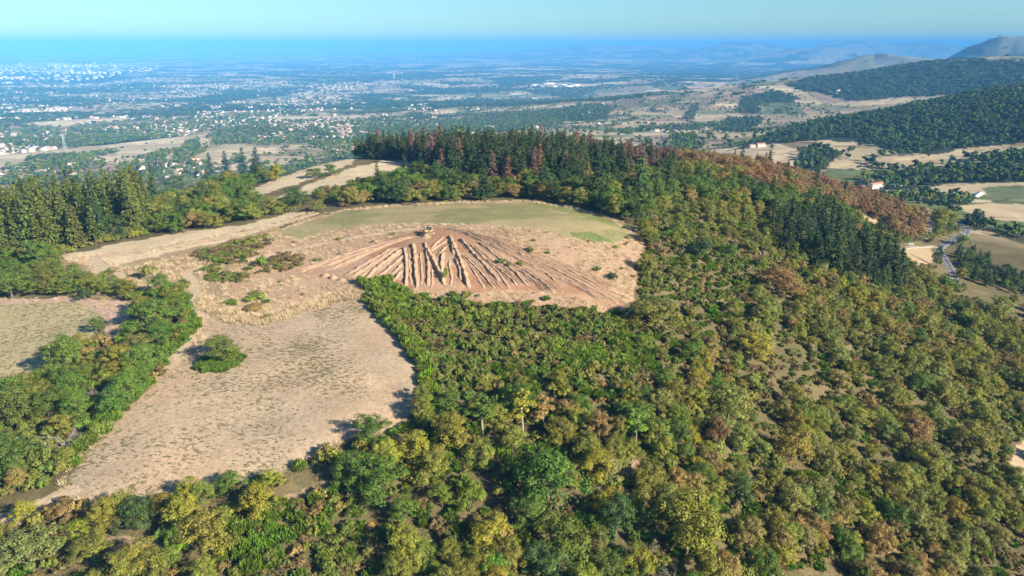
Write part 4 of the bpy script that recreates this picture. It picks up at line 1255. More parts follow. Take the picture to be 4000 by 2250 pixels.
# ------------------------------------------------------------------ bulldozed ground
def soil_mat():
    m, nt, out = new_mat("loose_red_soil")
    geo = node(nt, "ShaderNodeNewGeometry"); pos = geo.outputs['Position']
    n1 = noise(nt, pos, 1.6, 6, .7); n2 = noise(nt, pos, .25, 3)
    c = mixc(nt, maprange(nt, n1, .3, .7, 0, 1), (.27, .17, .11), (.42, .29, .195))
    c = mixc(nt, maprange(nt, n2, .4, .65, 0, .6), c, (.40, .285, .195))
    p = node(nt, "ShaderNodeBsdfPrincipled"); nt.links.new(c, p.inputs['Base Color']); p.inputs['Roughness'].default_value = .95
    p.inputs['Specular IOR Level'].default_value = .1
    b = node(nt, "ShaderNodeBump"); b.inputs['Strength'].default_value = .8; b.inputs['Distance'].default_value = .25
    nt.links.new(n1, b.inputs['Height']); nt.links.new(b.outputs[0], p.inputs['Normal'])
    nt.links.new(p.outputs[0], out.inputs[0])
    return m
M['earth'] = soil_mat()

def resample(P, step):
    P = np.asarray(P, float)
    # smooth the corners first
    for _ in range(2):
        Q = [P[0]]
        for a, b in zip(P[:-1], P[1:]):
            Q += [a * .75 + b * .25, a * .25 + b * .75]
        Q.append(P[-1]); P = np.array(Q)
    s = np.concatenate([[0], np.cumsum(np.hypot(*np.diff(P[:, :2], axis=0).T))])
    t = np.linspace(0, s[-1], max(3, int(s[-1] / step)))
    return np.stack([np.interp(t, s, P[:, 0]), np.interp(t, s, P[:, 1])], 1)

Z4 = lambda pts: [(644 + .4 * a, 502.3 + .4 * b) for a, b in pts]
RIDGES = [  # (line in a closer view of the picture, height, width)
 ([(928,300),(938,390),(946,480),(938,545)],.75,1.5), ([(985,275),(995,370),(1002,470),(1010,560)],.8,1.5), ([(1058,268),(1070,340),(1082,430),(1074,545)],.65,1.3),
 ([(1064,300),(1110,380),(1150,450),(1182,540)],1.0,1.7), ([(1180,330),(1160,400),(1166,440),(1175,480)],.75,1.4), ([(1215,225),(1232,290),(1246,345)],.8,1.4),
 ([(1215,250),(1265,340),(1300,440),(1332,555)],1.0,1.6), ([(1250,360),(1275,430),(1287,505)],.7,1.2), ([(1280,245),(1340,320),(1420,400),(1525,515)],.8,1.5),
 ([(1290,340),(1370,420),(1430,480),(1500,560)],.5,1.1), ([(1340,280),(1430,370),(1560,460),(1640,540)],.6,1.2), ([(1390,265),(1480,330),(1600,430),(1710,545)],.6,1.2),
 ([(1195,183),(1300,205),(1400,252),(1550,305),(1700,355),(1850,425),(2000,505),(2150,585),(2280,655)],.5,1.2), ([(1270,190),(1400,232),(1560,290),(1720,345),(1900,415),(2060,490),(2200,565)],.4,.9),
 ([(1330,225),(1480,290),(1640,370),(1780,440),(1900,520)],.45,1.0), ([(1540,370),(1660,430),(1760,490),(1875,585)],.6,1.2), ([(1640,430),(1760,520),(1830,590)],.35,.9),
 ([(1700,330),(1900,400),(2100,480),(2250,560)],.3,.9), ([(1720,420),(1900,490),(2080,580),(2200,650)],.4,1.0), ([(1250,180),(1500,190),(1660,230)],.3,.9), ([(1400,190),(1620,240),(1740,270)],.25,.8),
 ([(925,312),(850,362),(750,440),(688,505)],.7,1.4), ([(915,322),(800,400),(700,460),(636,495)],.55,1.2), ([(932,345),(850,420),(755,495)],.6,1.2), ([(938,392),(890,440),(835,478)],.6,1.2),
 ([(946,418),(900,470),(862,512)],.6,1.2), ([(870,300),(700,395),(560,480)],.5,1.2), ([(890,300),(740,400),(600,490)],.45,1.1), ([(800,290),(620,370),(440,445)],.45,1.1), ([(1000,230),(780,300),(600,380),(470,440)],.5,1.2),
 ([(940,240),(700,300),(450,380),(280,445)],.4,1.2), ([(900,260),(660,330),(400,425)],.35,1.0), ([(1178,228),(1130,280),(1082,332)],.35,1.0), ([(1200,255),(1140,300),(1088,335)],.4,1.0), ([(1195,290),(1160,335),(1128,385)],.45,1.0),
 ([(1110,350),(1140,420),(1150,470)],.3,.9), ([(1215,380),(1222,450),(1228,540)],.35,1.0), ([(1030,330),(1035,430),(1040,540)],.25,.9), ([(960,330),(966,430),(970,540)],.25,.9), ([(1110,430),(1105,500),(1100,560)],.3,.9), ([(1330,400),(1390,480),(1430,560)],.35,1.0), ([(1460,390),(1540,480),(1590,560)],.35,1.0),
]
_FINE = []
for _k, (_l, _h, _w) in enumerate(RIDGES[8:32]):
    for _d in ((9, -4), (-8, 5), (17, -8)):
        _FINE.append(([(a + _d[0] * (1 + .6 * i), b + _d[1] * .4) for i, (a, b) in enumerate(_l)], .12 + .08 * (_k % 3), .5))
RIDGES = RIDGES + _FINE
def earthworks():
    root = add("earthworks", None)
    allp = [q for l, h, w in RIDGES for q in Z4(l)]
    P, _ = pick_many([q[0] for q in allp], [q[1] for q in allp])
    root.location = (0, 0, 0)
    tag(root, "fan of bulldozed soil ridges on the mound's near flank", "earthworks")
    i = 0; rg = np.random.default_rng(9)
    for l, h, w in RIDGES:
        n = len(l); L = resample(P[i:i + n, :2], .55); i += n
        m = len(L)
        T = np.gradient(L, axis=0); T /= np.linalg.norm(T, axis=1)[:, None]
        Nn = np.stack([T[:, 1], -T[:, 0]], 1)
        flip = np.where(Nn[:, 0:1] < 0, -1, 1); Nn = Nn * flip[0]      # towards the right
        s = np.arange(m) * .55
        L = L + Nn * ((vnoise(s / 2.2, s * 0 + i, 3) - .5) * .5)[:, None]
        fade = np.minimum(1, np.minimum(s, s[-1] - s) / 2.5 + .1)
        hh = h * .98 * fade * (.6 + .8 * vnoise(s / 1.1, s * 0 + i, 5))
        ww = w * .58 * (.75 + .5 * vnoise(s / 1.7, s * 0 + i, 7))
        off = np.array([-.55, -.38, -.16, .1, .45, .9, 1.5]); hgt = np.array([-.25, .5, .97, 1.0, .6, .26, -.25])
        V = np.zeros((m, 7, 3))
        for k in range(7):
            jx = (rg.uniform(-.5, .5, m) * .14) if 0 < k < 6 else 0
            xy = L + Nn * (off[k] * ww + jx)[:, None]
            V[:, k, :2] = xy
            lump = rg.uniform(-.22, .22, m) * h if 0 < k < 6 else -.05
            V[:, k, 2] = height(xy[:, 0], xy[:, 1]) + (hgt[k] * hh + lump * fade if hgt[k] > 0 else -.12)
        a = np.arange(m - 1)[:, None] * 7; j = np.arange(6)[None]
        F = np.stack([a + j, a + j + 1, a + 7 + j + 1, a + 7 + j], -1).reshape(-1, 4)
        F = F if flip[0] > 0 else F[:, ::-1]
        add("soil_ridge", mesh_np("soil_ridge", V.reshape(-1, 3), F, M['earth'], smooth_shade=False), root)
    # broken clods lying along the cuts
    cx = []; 
    for l, h, w in RIDGES[:44]:
        q, _ = pick_many([p[0] for p in Z4(l)], [p[1] for p in Z4(l)])
        for a, b in zip(q[:-1], q[1:]):
            for f in rg.uniform(0, 1, 14):
                cx.append(a[:2] * (1 - f) + b[:2] * f + rg.normal(0, .55, 2))
    cx = np.array(cx); cz = height(cx[:, 0], cx[:, 1]); n = len(cx)
    base = np.array([[1, 0, 0], [-1, 0, 0], [0, 1, 0], [0, -1, 0], [0, 0, .9], [0, 0, -.6]])
    sz = rg.uniform(.10, .30, n)[:, None, None]
    V = base[None] * sz * rg.uniform(.6, 1.3, (n, 6, 1)) + np.stack([cx[:, 0], cx[:, 1], cz + .08], 1)[:, None]
    F = np.array([[0, 2, 4], [2, 1, 4], [1, 3, 4], [3, 0, 4], [2, 0, 5], [1, 2, 5], [3, 1, 5], [0, 3, 5]])[None] + 6 * np.arange(n)[:, None, None]
    cl = add("clods", mesh_np("clods", V.reshape(-1, 3), F.reshape(-1, 3), M['earth']), root); cl['kind'] = 'stuff'
    # spoil heaps: in front of the blade and at the left end
    def heap(u, v, rx, ry, h, seed):
        c, _ = pick(u, v); rgh = np.random.default_rng(seed)
        th, q = np.meshgrid(np.arange(22) / 22 * 2 * PI, np.linspace(0, 1, 8))
        x = c[0] + rx * q * np.cos(th); y = c[1] + ry * q * np.sin(th)
        z = height(x, y) + h * np.exp(-2.2 * q ** 2) * (.7 + .6 * fbm(x, y, 1.2, 3, seed)) - h * .11 - .08 * (q > .99)
        V = np.stack([x, y, z], -1).reshape(-1, 3)
        F = [[r * 22 + k, r * 22 + (k + 1) % 22, (r + 1) * 22 + (k + 1) % 22, (r + 1) * 22 + k] for r in range(7) for k in range(22)]
        add("spoil_heap", mesh_np("spoil_heap", V, np.array(F), M['earth']), root)
    heap(1071, 597, 2.2, 1.6, 1.15, 3)
    for u, v, a, b, h, sd in ((818, 694, 1.8, 1.4, 1.3, 4), (838, 700, 1.6, 1.3, 1.4, 5), (858, 706, 1.8, 1.2, .9, 6), (762, 681, 1.6, 1.1, .6, 7), (1040, 728, 1.8, 1.0, .4, 8), (1240, 730, 1.6, 1.0, .4, 9), (1360, 736, 1.6, 1.0, .4, 10)):
        heap(u, v, a, b, h, sd)
earthworks()

# ------------------------------------------------------------------ bulldozer
M['dozer_yellow'] = plain_mat("worn_yellow_paint", (.33, .23, .095), .5, vary=.25, scale=2)
M['dozer_pale'] = plain_mat("dusty_cream_paint", (.29, .225, .14), .6, vary=.2, scale=2)
M['steel'] = plain_mat("dark_track_steel", (.14, .11, .085), .55, .4, vary=.3, scale=4)
M['blade'] = plain_mat("scoured_blade_steel", (.20, .165, .13), .45, .5, vary=.3, scale=3)
M['glass'] = plain_mat("tinted_glass", (.03, .04, .045), .12, vary=.1)
M['rubber'] = plain_mat("black_rubber", (.03, .03, .03), .8, vary=.2)

def bulldozer():
    p, _ = pick(1078, 589)
    root = add("bulldozer", None, loc=(p[0], p[1], p[2] - .03), rotz=math.atan2(-.55, -.84) - PI / 2)
    # +Y is forward
    for sx in (-1, 1):
        x = sx * 1.0
        out = []
        for k in range(9): out.append((1.55 + .42 * math.sin(k / 8 * PI), .45 - .42 * math.cos(k / 8 * PI)))
        for k in range(9): out.append((-1.5 - .5 * math.sin(k / 8 * PI), .52 + .5 * math.cos(k / 8 * PI)))
        tr = MB().prism(out, 'x', x - .28, x + .28).build("track", M['steel'], root)
        P = np.array(out + out[:1]); seg = np.concatenate([[0], np.cumsum(np.hypot(*np.diff(P, axis=0).T))])
        g = MB()
        for q in np.linspace(0, seg[-1], 34, endpoint=False):
            y = np.interp(q, seg, P[:, 0]); z = np.interp(q, seg, P[:, 1])
            g.box((x, y, z), (.62, .06, .10) if (z < .1 or z > .85) else (.62, .10, .06))
        g.build("track_shoes", M['steel'], tr)
        w = MB()
        for yy, rr in ((1.5, .34), (-1.5, .40), (.9, .16), (.45, .16), (0, .16), (-.45, .16), (-.9, .16)):
            zc = .5 if abs(yy) > 1.2 else .22
            w.tube([(x + sx * .27, yy, zc), (x + sx * .34, yy, zc)], rr, 12)
        w.build("wheels", M['dozer_yellow'], tr)
        MB().box((x * .98, .1, 1.08), (.7, 2.6, .07)).build("fender", M['dozer_yellow'], root)
    body = MB().box((0, .95, 1.35), (.98, 1.75, 1.0), taper=.94).build("engine_hood", M['dozer_yellow'], root)
    MB().box((0, 1.84, 1.3), (.84, .05, .8)).build("grille", M['steel'], body)
    MB().tube([(.25, .9, 1.8), (.25, .9, 2.5), (.25, .98, 2.62)], [.06, .06, .055], 8).build("exhaust_pipe", M['steel'], body)
    MB().box((0, -.15, .8), (1.3, 3.3, .65)).build("chassis", M['dozer_yellow'], root)
    MB().box((0, -1.35, 1.45), (1.5, .75, .8), taper=.92).build("fuel_tank", M['dozer_pale'], root)
    cab = MB()
    for cx, cy in ((-.68, .15), (.68, .15), (-.68, -1.0), (.68, -1.0)):
        cab.tube([(cx, cy, 1.15), (cx * .97, cy, 2.95)], .075, 6)
    cab.box((0, -.42, 1.35), (1.42, 1.2, .5))
    c = cab.build("cab", M['dozer_pale'], root)
    MB().box((0, -.42, 3.02), (1.75, 1.6, .14), taper=.93).build("cab_roof", M['dozer_pale'], c)
    for sx in (-1, 1):
        MB().box((sx * .66, -.42, 2.22), (.03, .95, 1.15)).build("side_window", M['glass'], c)
    MB().box((0, .14, 2.2), (1.15, .03, 1.1)).build("windscreen", M['glass'], c)
    MB().box((0, -1.0, 2.25), (1.15, .03, 1.0)).build("rear_window", M['glass'], c)
    bl = []
    for k in range(8):
        a = k / 7 * 1.7 - .85; bl.append((2.75 + .3 - .42 * math.cos(a), .62 + .72 * math.sin(a)))
    for k in range(8):
        a = .85 - k / 7 * 1.7; bl.append((2.67 + .3 - .42 * math.cos(a), .62 + .72 * math.sin(a)))
    b = MB().prism(bl, 'x', -1.6, 1.6).build("blade", M['blade'], root)
    MB().box((0, 2.80, .03), (3.3, .12, .16)).build("cutting_edge", M['steel'], b)
    for sx in (-1, 1):
        MB().tube([(sx * 1.38, -.2, .5), (sx * 1.38, 2.6, .4)], .11, 6).build("push_arm", M['dozer_yellow'], root)
        MB().tube([(sx * .62, 1.7, 1.5), (sx * .62, 2.62, .75)], .06, 6).build("lift_cylinder", M['blade'], root)
    rp = MB().box((0, -2.15, .95), (1.5, .25, .25)); rp.tube([(0, -2.15, 1.0), (0, -2.35, .45), (0, -2.15, .15)], [.11, .1, .04], 6)
    rp.tube([(.45, -1.7, .9), (.45, -2.15, .95)], .07, 6); rp.tube([(-.45, -1.7, .9), (-.45, -2.15, .95)], .07, 6)
    rp.build("ripper", M['blade'], root)
    for sx in (-.4, .4):
        MB().box((sx, .3, 3.15), (.2, .1, .14)).build("work_light", M['dozer_pale'], c)
    tag(root, "yellow crawler bulldozer with cab pushing soil on the mound", "bulldozer")
bulldozer()

# ------------------------------------------------------------------ road, lane and track in the valley
M['asphalt'] = plain_mat("grey_asphalt", (.115, .12, .13), .85, vary=.2, scale=.3)
M['paint'] = plain_mat("road_paint", (.75, .75, .72), .7, vary=.15)
M['gravel'] = plain_mat("pale_gravel", (.30, .255, .195), .95, vary=.25, scale=.5, bump=.4)

def ribbon(L, w0, w1, lift):
    """sheet between two offsets beside a line, draped over the ground"""
    T = np.gradient(L, axis=0); T /= np.linalg.norm(T, axis=1)[:, None]
    Nn = np.stack([T[:, 1], -T[:, 0]], 1)
    zc = height(L[:, 0], L[:, 1])
    k = np.array([.1, .2, .4, .2, .1]); zc = np.convolve(np.pad(zc, 2, mode='edge'), k, 'valid')
    V = np.zeros((len(L), 2, 3))
    for i, w in enumerate((w0, w1)):
        V[:, i, :2] = L + Nn * w; V[:, i, 2] = zc + lift
    n = len(L); a = np.arange(n - 1) * 2
    return V.reshape(-1, 3), np.stack([a, a + 1, a + 3, a + 2], 1)

def strip_mesh(name, L, w, lift, mat, parent=None, skirt=.8):
    V, F = ribbon(L, -w / 2, w / 2, lift)
    b = MB(); b.add(V, F[:, ::-1])
    n = len(L)
    for s in (0, 1):
        top = V[s::2]; bot = top.copy(); bot[:, 2] -= skirt
        T = np.gradient(top[:, :2], axis=0); T /= np.linalg.norm(T, axis=1)[:, None]
        side = np.stack([T[:, 1], -T[:, 0]], 1) * (-1 if s == 0 else 1)
        bot[:, :2] += side * .7
        W = np.empty((2 * n, 3)); W[0::2] = top; W[1::2] = bot
        a = np.arange(n - 1) * 2
        b.add(W, np.stack([a, a + 1, a + 3, a + 2], 1))
    return b.build(name, mat, parent, True)

road_L = resample(np.concatenate([[_rp[0, :2] + (_rp[0, :2] - _rp[1, :2]) * 1.5], _rp[:, :2], [_rp[-1, :2] + (_rp[-1, :2] - _rp[-2, :2]) * 3]]), 2.0)
road = strip_mesh("road", road_L, 6.2, .22, M['asphalt']); tag(road, kind='structure')
def dash(L, i0, i1, off, w):
    V, F = ribbon(L, off - w / 2, off + w / 2, .245)
    b = MB(); b.add(V[2 * i0:2 * i1 + 2], F[:i1 - i0][:, ::-1] )
    return b
for i0 in range(2, len(road_L) - 4, 5):
    dash(road_L, i0, i0 + 2, 0, .22).build("centre_dash", M['paint'], road)
for s in (-2.8, 2.8):
    dash(road_L, 0, len(road_L) - 1, s, .16).build("edge_line", M['paint'], road)
lane = strip_mesh("farm_track", resample(_fp[:, :2], 2.0), 4.4, .16, M['gravel']); tag(lane, kind='structure')
side = strip_mesh("side_lane", resample(_sp[:, :2], 2.0), 4.2, .18, M['gravel']); tag(side, kind='structure')

# ------------------------------------------------------------------ cars
def car(u, v, heading, paint, label, tmin=350):
    p, _ = pick(u, v, tmin)
    root = add("car", None, loc=(p[0], p[1], p[2] + .22), rotz=heading)
    prof = [(-2.05, .35), (-2.1, .75), (-1.6, .92), (2.0, .92), (2.12, .8), (2.12, .35)]
    prof = [(-2.05, .32), (-2.12, .62), (-2.0, .82), (-1.0, .95), (1.6, .98), (2.05, .9), (2.12, .6), (2.05, .32)]
    body = MB().prism(prof, 'x', -.86, .86).build("body", paint, root)
    cabp = [(-1.05, .95), (-.35, 1.43), (1.1, 1.46), (1.85, .97)]
    MB().prism(cabp, 'x', -.74, .74).build("cabin", M['glass'], root)
    MB().prism([(-.32, 1.42), (-.3, 1.48), (1.05, 1.5), (1.1, 1.45)], 'x', -.72, .72).build("roof", paint, root)
    for sx in (-1, 1):
        for y in (-1.3, 1.28):
            w = MB().tube([(sx * .70, y, .32), (sx * .89, y, .32)], .33, 12).build("wheel", M['rubber'], root)
            MB().tube([(sx * .885, y, .32), (sx * .905, y, .32)], .19, 10).build("rim", M['steel'], w)
        MB().box((sx * .6, -2.1, .68), (.36, .06, .14)).build("headlight", M['paint'], body)
        MB().box((sx * .62, 2.1, .72), (.3, .05, .14)).build("tail_light", M['red'], body)
    tag(root, label, "car", "cars near the valley road")
M['red'] = plain_mat("red_plastic", (.45, .03, .02), .4)
M['car_white'] = plain_mat("white_car_paint", (.80, .80, .80), .3, vary=.05)
M['car_dark'] = plain_mat("dark_brown_car_paint", (.07, .05, .05), .3, vary=.05)
M['car_grey'] = plain_mat("silver_car_paint", (.45, .47, .5), .3, .3, vary=.05)
car(2420, 592, 1.1, M['car_white'], "white car driving on the bend of the valley road")
car(2422, 626, 1.3, M['car_dark'], "dark car parked on the grass beside the road")
car(2407, 667, .4, M['car_grey'], "silver car parked below the road by the pines")
car(2289, 616, 1.4, M['car_white'], "white van-like car parked on the gravel lane")

# utility poles by the road
M['pole'] = plain_mat("weathered_pole_wood", (.20, .17, .14), .9, vary=.25)
def utility_pole(u, v, label, tmin=300, h=8.5):
    p, _ = pick(u, v, tmin)
    root = add("utility_pole", None, loc=tuple(p))
    MB().tube([(0, 0, -.8), (0, 0, h)], [.17, .11], 8).build("post", M['pole'], root)
    a = MB().box((0, 0, h - .5), (1.5, .1, .12), rz=.5).build("cross_arm", M['pole'], root)
    for s in (-.6, 0, .6):
        MB().tube([(s * math.cos(.5), s * math.sin(.5), h - .44), (s * math.cos(.5), s * math.sin(.5), h - .2)], .05, 6).build("insulator", M['paint'], a)
    tag(root, label, "pole", "utility poles by the valley road")
for u, v, l in ((2392,645,"utility pole at the start of the road bend"), (2415,672,"utility pole below the silver car"), (2388,625,"utility pole on the inside of the road bend"), (2510,590,"utility pole beyond the bend at the straw field"), (2436,568,"utility pole at the far bend of the road"), (2350,482,"utility pole in the pasture above the farm"), (2585,520,"utility pole at the right edge of the pasture")):
    utility_pole(u, v, l)

# round bale beside the pale track
p, _ = pick(615, 582)
b = MB().tube([(-.6, 0, .62), (.6, 0, .62)], .64, 18)
bale = b.build("straw_bale", plain_mat("dark_old_straw", (.22, .15, .09), .95, vary=.35, scale=6, bump=.5)); bale.location = p; bale.rotation_euler = (0, 0, .5)
tag(bale, "round brown straw bale beside the pale track", "bale")

# ------------------------------------------------------------------ buildings of the valley and the plain
M['wall_white'] = plain_mat("white_render", (.52, .49, .43), .85, vary=.08, scale=.4)
M['wall_cream'] = plain_mat("cream_render", (.52, .43, .33), .85, vary=.1, scale=.4)
M['wall_pink'] = plain_mat("pink_render", (.62, .47, .39), .85, vary=.1, scale=.4)
M['tile_red'] = plain_mat("terracotta_tiles", (.40, .20, .13), .85, vary=.25, scale=.8)
M['tile_pale'] = plain_mat("faded_roman_tiles", (.47, .31, .24), .85, vary=.25, scale=.8)
M['tile_brown'] = plain_mat("brown_roof_tiles", (.19, .125, .10), .85, vary=.25, scale=.8)
M['sheet_white'] = plain_mat("white_sheet_metal", (.60, .60, .60), .5, vary=.05, scale=.2)
M['turquoise'] = plain_mat("turquoise_tarpaulin", (.05, .42, .40), .6, vary=.1)
M['shutter'] = plain_mat("dark_window_glass", (.06, .07, .09), .3, vary=.1)
WALL_N = {'wall_white': "white", 'wall_cream': "cream", 'wall_pink': "pinkish"}
ROOF_N = {'tile_red': "red tiled", 'tile_pale': "faded pink tiled", 'tile_brown': "brown tiled"}

def house_parts(L, W, h, hr):
    """walls with gables, overhanging roof, chimney, windows and door as separate shapes"""
    b = MB()
    b.prism([(-W / 2, -3.5), (W / 2, -3.5), (W / 2, h), (0, h + hr), (-W / 2, h)], 'x', -L / 2, L / 2)
    r = MB()
    o = .45; t = .22; k = hr / (W / 2)
    for s in (-1, 1):
        r.prism([(0, h + hr + .06), (0, h + hr + .06 + t), (s * (W / 2 + o), h - k * o + .06 + t), (s * (W / 2 + o), h - k * o + .06)][::s], 'x', -L / 2 - o, L / 2 + o)
    c = MB().box((L * .27, W * .12, h + hr + .35), (.6, .5, 1.5))
    wins = []
    for s in (-1, 1):
        for x in (-.3, 0, .3):
            for z in ([1.5] if h < 4 else [1.5, 4.1]):
                wins.append(((x * L, s * (W / 2 + .012), z), (1.1, .05, 1.25)))
    return b, r, c, wins

HOUSE_KINDS = []
for i, (L, W, h, hr) in enumerate(((12, 9, 3.0, 1.7), (14, 9, 5.4, 1.8), (10, 8.5, 5.2, 1.7), (17, 9, 3.2, 1.8))):
    b, r, c, wins = house_parts(L, W, h, hr)
    wm = MB()
    win_meshes = []
    for cc, ss in wins:
        win_meshes.append(MB().box(cc, ss).mesh("window", M['shutter']))
    HOUSE_KINDS.append((b, r, c, win_meshes))
_hm = {}
def house_mesh(kind, wall, roof):
    key = (kind, wall, roof)
    if key not in _hm:
        b, r, c, w = HOUSE_KINDS[kind]
        _hm[key] = (b.mesh("walls", M[wall]), r.mesh("roof", M[roof]), c.mesh("chimney", M[wall]), w)
    return _hm[key]

def make_house(x, y, z, rot, kind, wall, roof, label, scale=1., windows=False):
    root = bpy.data.objects.new("house", None); COL.objects.link(root)
    root.location = (x, y, z); root.rotation_euler = (0, 0, rot); root.scale = (scale,) * 3
    wm, rm, cm, ws = house_mesh(kind, wall, roof)
    w = bpy.data.objects.new("walls", wm); COL.objects.link(w); w.parent = root
    r = bpy.data.objects.new("roof", rm); COL.objects.link(r); r.parent = root
    if windows:
        c = bpy.data.objects.new("chimney", cm); COL.objects.link(c); c.parent = r
        for q in ws:
            o = bpy.data.objects.new("window", q); COL.objects.link(o); o.parent = w
    tag(root, label, "house", "houses of the plain and valley")
    return root

VILLAGES = [  # (outline, spacing in metres, share kept, place in words)
 ([(620,345),(690,312),(760,303),(880,300),(892,345),(885,388),(820,382),(740,352)], 26, .62, "village left of plantation"),
 ([(845,318),(880,318),(892,352),(850,350)], 16, .9, "dense hillside estate"),
 ([(355,405),(480,392),(530,425),(500,445),(400,452),(350,440)], 24, .6, "hamlet beyond conifers"),
 ([(0,335),(250,322),(450,305),(650,290),(655,312),(430,330),(160,352),(0,368)], 34, .5, "long village belt"),
 ([(0,424),(70,420),(190,428),(190,446),(0,446)], 26, .5, "behind left conifers"),
 ([(60,402),(110,396),(190,396),(190,410),(70,414)], 36, .35, "left pale fields"),
 ([(1700,355),(1760,348),(1790,368),(1720,385)], 36, .4, "hamlet right of plantation"),
 ([(440,282),(600,262),(880,248),(900,275),(620,300)], 40, .35, "middle of plain"),
 ([(2050,222),(2110,218),(2130,236),(2060,240)], 36, .5, "hamlet below far ridge"),
]
rgH = np.random.default_rng(31)
houses = []
for poly, sp, keep, words in VILLAGES:
    us = np.array([q[0] for q in poly], float); vs = np.array([q[1] for q in poly], float)
    P, _ = pick_many(us, vs, 620)
    x0, y0 = P[:, :2].min(0) - 50; x1, y1 = P[:, :2].max(0) + 50
    X, Y = np.meshgrid(np.arange(x0, x1, sp), np.arange(y0, y1, sp)); X = X.ravel(); Y = Y.ravel()
    if len(X) > 60000:
        X = X[:60000]; Y = Y[:60000]
    X = X + rgH.uniform(-.35, .35, len(X)) * sp; Y = Y + rgH.uniform(-.35, .35, len(X)) * sp
    Z = height(X, Y)
    u, v, t = project(X, Y, Z)
    m = in_poly(u, v, poly) & (rgH.uniform(0, 1, len(X)) < keep) & (np.hypot(X, Y) > 700)
    m &= (fbm(X, Y, 120, 2, 88) > .40) | (sp < 20)
    for p in LEFT_OPEN:
        m &= ~in_poly(u, v, p)
    X, Y, Z = X[m], Y[m], Z[m]
    ok = visible(X, Y, Z + 5)
    for i in np.where(ok)[0]:
        uu, vv, tt = project(X[i], Y[i], Z[i])
        houses.append(dict(x=X[i], y=Y[i], z=Z[i], u=float(uu), v=float(vv), t=float(tt), words=words, dense=sp < 20))
houses = [h for h in houses if -20 < h['u'] < 2596]
# single farms and houses
for u, v, words in ((2178,372,""),):
    pass
houses.sort(key=lambda h: h['t'])
ind, rest = houses[:288], houses[288:]
sets = {}
for h in ind:
    h['kind'] = int(rgH.integers(4)); h['wall'] = ['wall_white', 'wall_cream', 'wall_pink'][int(rgH.choice(3, p=[.55, .3, .15]))]
    h['roof'] = ['tile_red', 'tile_pale', 'tile_brown'][int(rgH.choice(3, p=[.35, .4, .25]))]
    if h['dense']: h['wall'] = 'wall_pink'; h['roof'] = 'tile_pale'
    sz = ["low", "two-storey", "compact", "long low"][h['kind']]
    sets.setdefault((sz, WALL_N[h['wall']], ROOF_N[h['roof']], h['words']), []).append(h)
for (sz, w, rf, words), L in sets.items():
    spread(L, f"{sz} {w} house, {rf} roof, {words}")
for h in ind:
    make_house(h['x'], h['y'], h['z'], .35 * round(rgH.uniform(0, 9)) + rgH.normal(0, .15), h['kind'], h['wall'], h['roof'], h['label'], rgH.uniform(.85, 1.15), h['t'] < 1150)
print("houses", len(houses))

def building(name, label, cat, u, v, boxes, rot=0., tmin=600, group=None, at=None):
    """boxes: (part name, centre, size, material, gable height or None)"""
    p = at if at is not None else pick(u, v, tmin)[0]
    root = add(name, None, loc=tuple(p), rotz=rot)
    for nm, c, s, mat, g in boxes:
        b = MB()
        if g:
            L, W, h = s; z0 = c[2] - h / 2; z1 = c[2] + h / 2
            b.prism([(c[1] - W / 2, z0), (c[1] + W / 2, z0), (c[1] + W / 2, z1), (c[1], z1 + g), (c[1] - W / 2, z1)], 'x', c[0] - L / 2, c[0] + L / 2)
            w = b.build(nm, M[mat], root)
            r = MB()
            k = g / (W / 2)
            for sg in (-1, 1):
                r.prism([(c[1], z1 + g + .05), (c[1], z1 + g + .3), (c[1] + sg * (W / 2 + .5), z1 - k * .5 + .3), (c[1] + sg * (W / 2 + .5), z1 - k * .5 + .05)][::sg], 'x', c[0] - L / 2 - .5, c[0] + L / 2 + .5)
            r.build("roof", M['tile_red'], root)
            for q in np.linspace(-.35, .35, max(2, int(L / 5))):
                for sg in (-1, 1):
                    MB().box((c[0] + q * L, c[1] + sg * (W / 2 + .015), z0 + h * .62), (1.1, .05, 1.3)).build("window", M['shutter'], w)
        else:
            b.box(c, s); b.build(nm, M[mat], root)
    return tag(root, label, cat, group)

building("farmhouse", "long farm with red roofs and white gable in the valley", "farm", 2200, 474,
         [("main_house", (0, 0, 1.5), (22, 9, 9), 'wall_white', 2.2), ("barn", (8, 16, 1), (17, 11, 8), 'wall_cream', 2.6), ("shed", (-18, 6, .5), (14, 8, 6), 'wall_pink', 1.6)], .5)
building("house", "small white house below the wooded ridge in the valley", "house", 1912, 370, [("walls", (0, 0, 1.5), (15, 9, 8), 'wall_white', 2.0), ("annex", (-14, 1, 1), (12, 7, 6), 'wall_cream', 1.5)], .2)
building("house", "white house pair on the field edge beyond the plantation", "house", 1652, 331, [("walls", (0, 0, 1.5), (13, 9, 9), 'wall_white', 1.8), ("wing", (22, 2, 1.5), (18, 9, 7), 'wall_white', 1.6)], .1)
building("house", "small white house among the grey pastures beside the brown wood", "house", 1925, 432, [("walls", (0, 0, 1.2), (14, 8, 6), 'wall_white', 1.6)], .3)
building("tarpaulin_stack", "turquoise covered stack beside the valley farm", "stack", 2258, 468, [("cover", (0, 0, 1.2), (15, 4, 3.6), 'turquoise', None), ("base", (0, 0, .2), (16, 4.6, 1.6), 'wall_cream', None)], .2)
building("tarpaulin_stack", "small turquoise tank in front of the valley farm", "tank", 2203, 487, [("cover", (0, 0, 1.0), (6, 4, 3.0), 'turquoise', None), ("rim", (0, 0, 2.55), (6.3, 4.3, .3), 'turquoise', None)], .2)
building("tarpaulin_stack", "turquoise cover beside the dark parked car", "cover", 2437, 622, [("cover", (0, 0, .7), (4, 2, 1.4), 'turquoise', None), ("base", (0, 0, .1), (4.4, 2.4, .5), 'wall_cream', None)], .6)
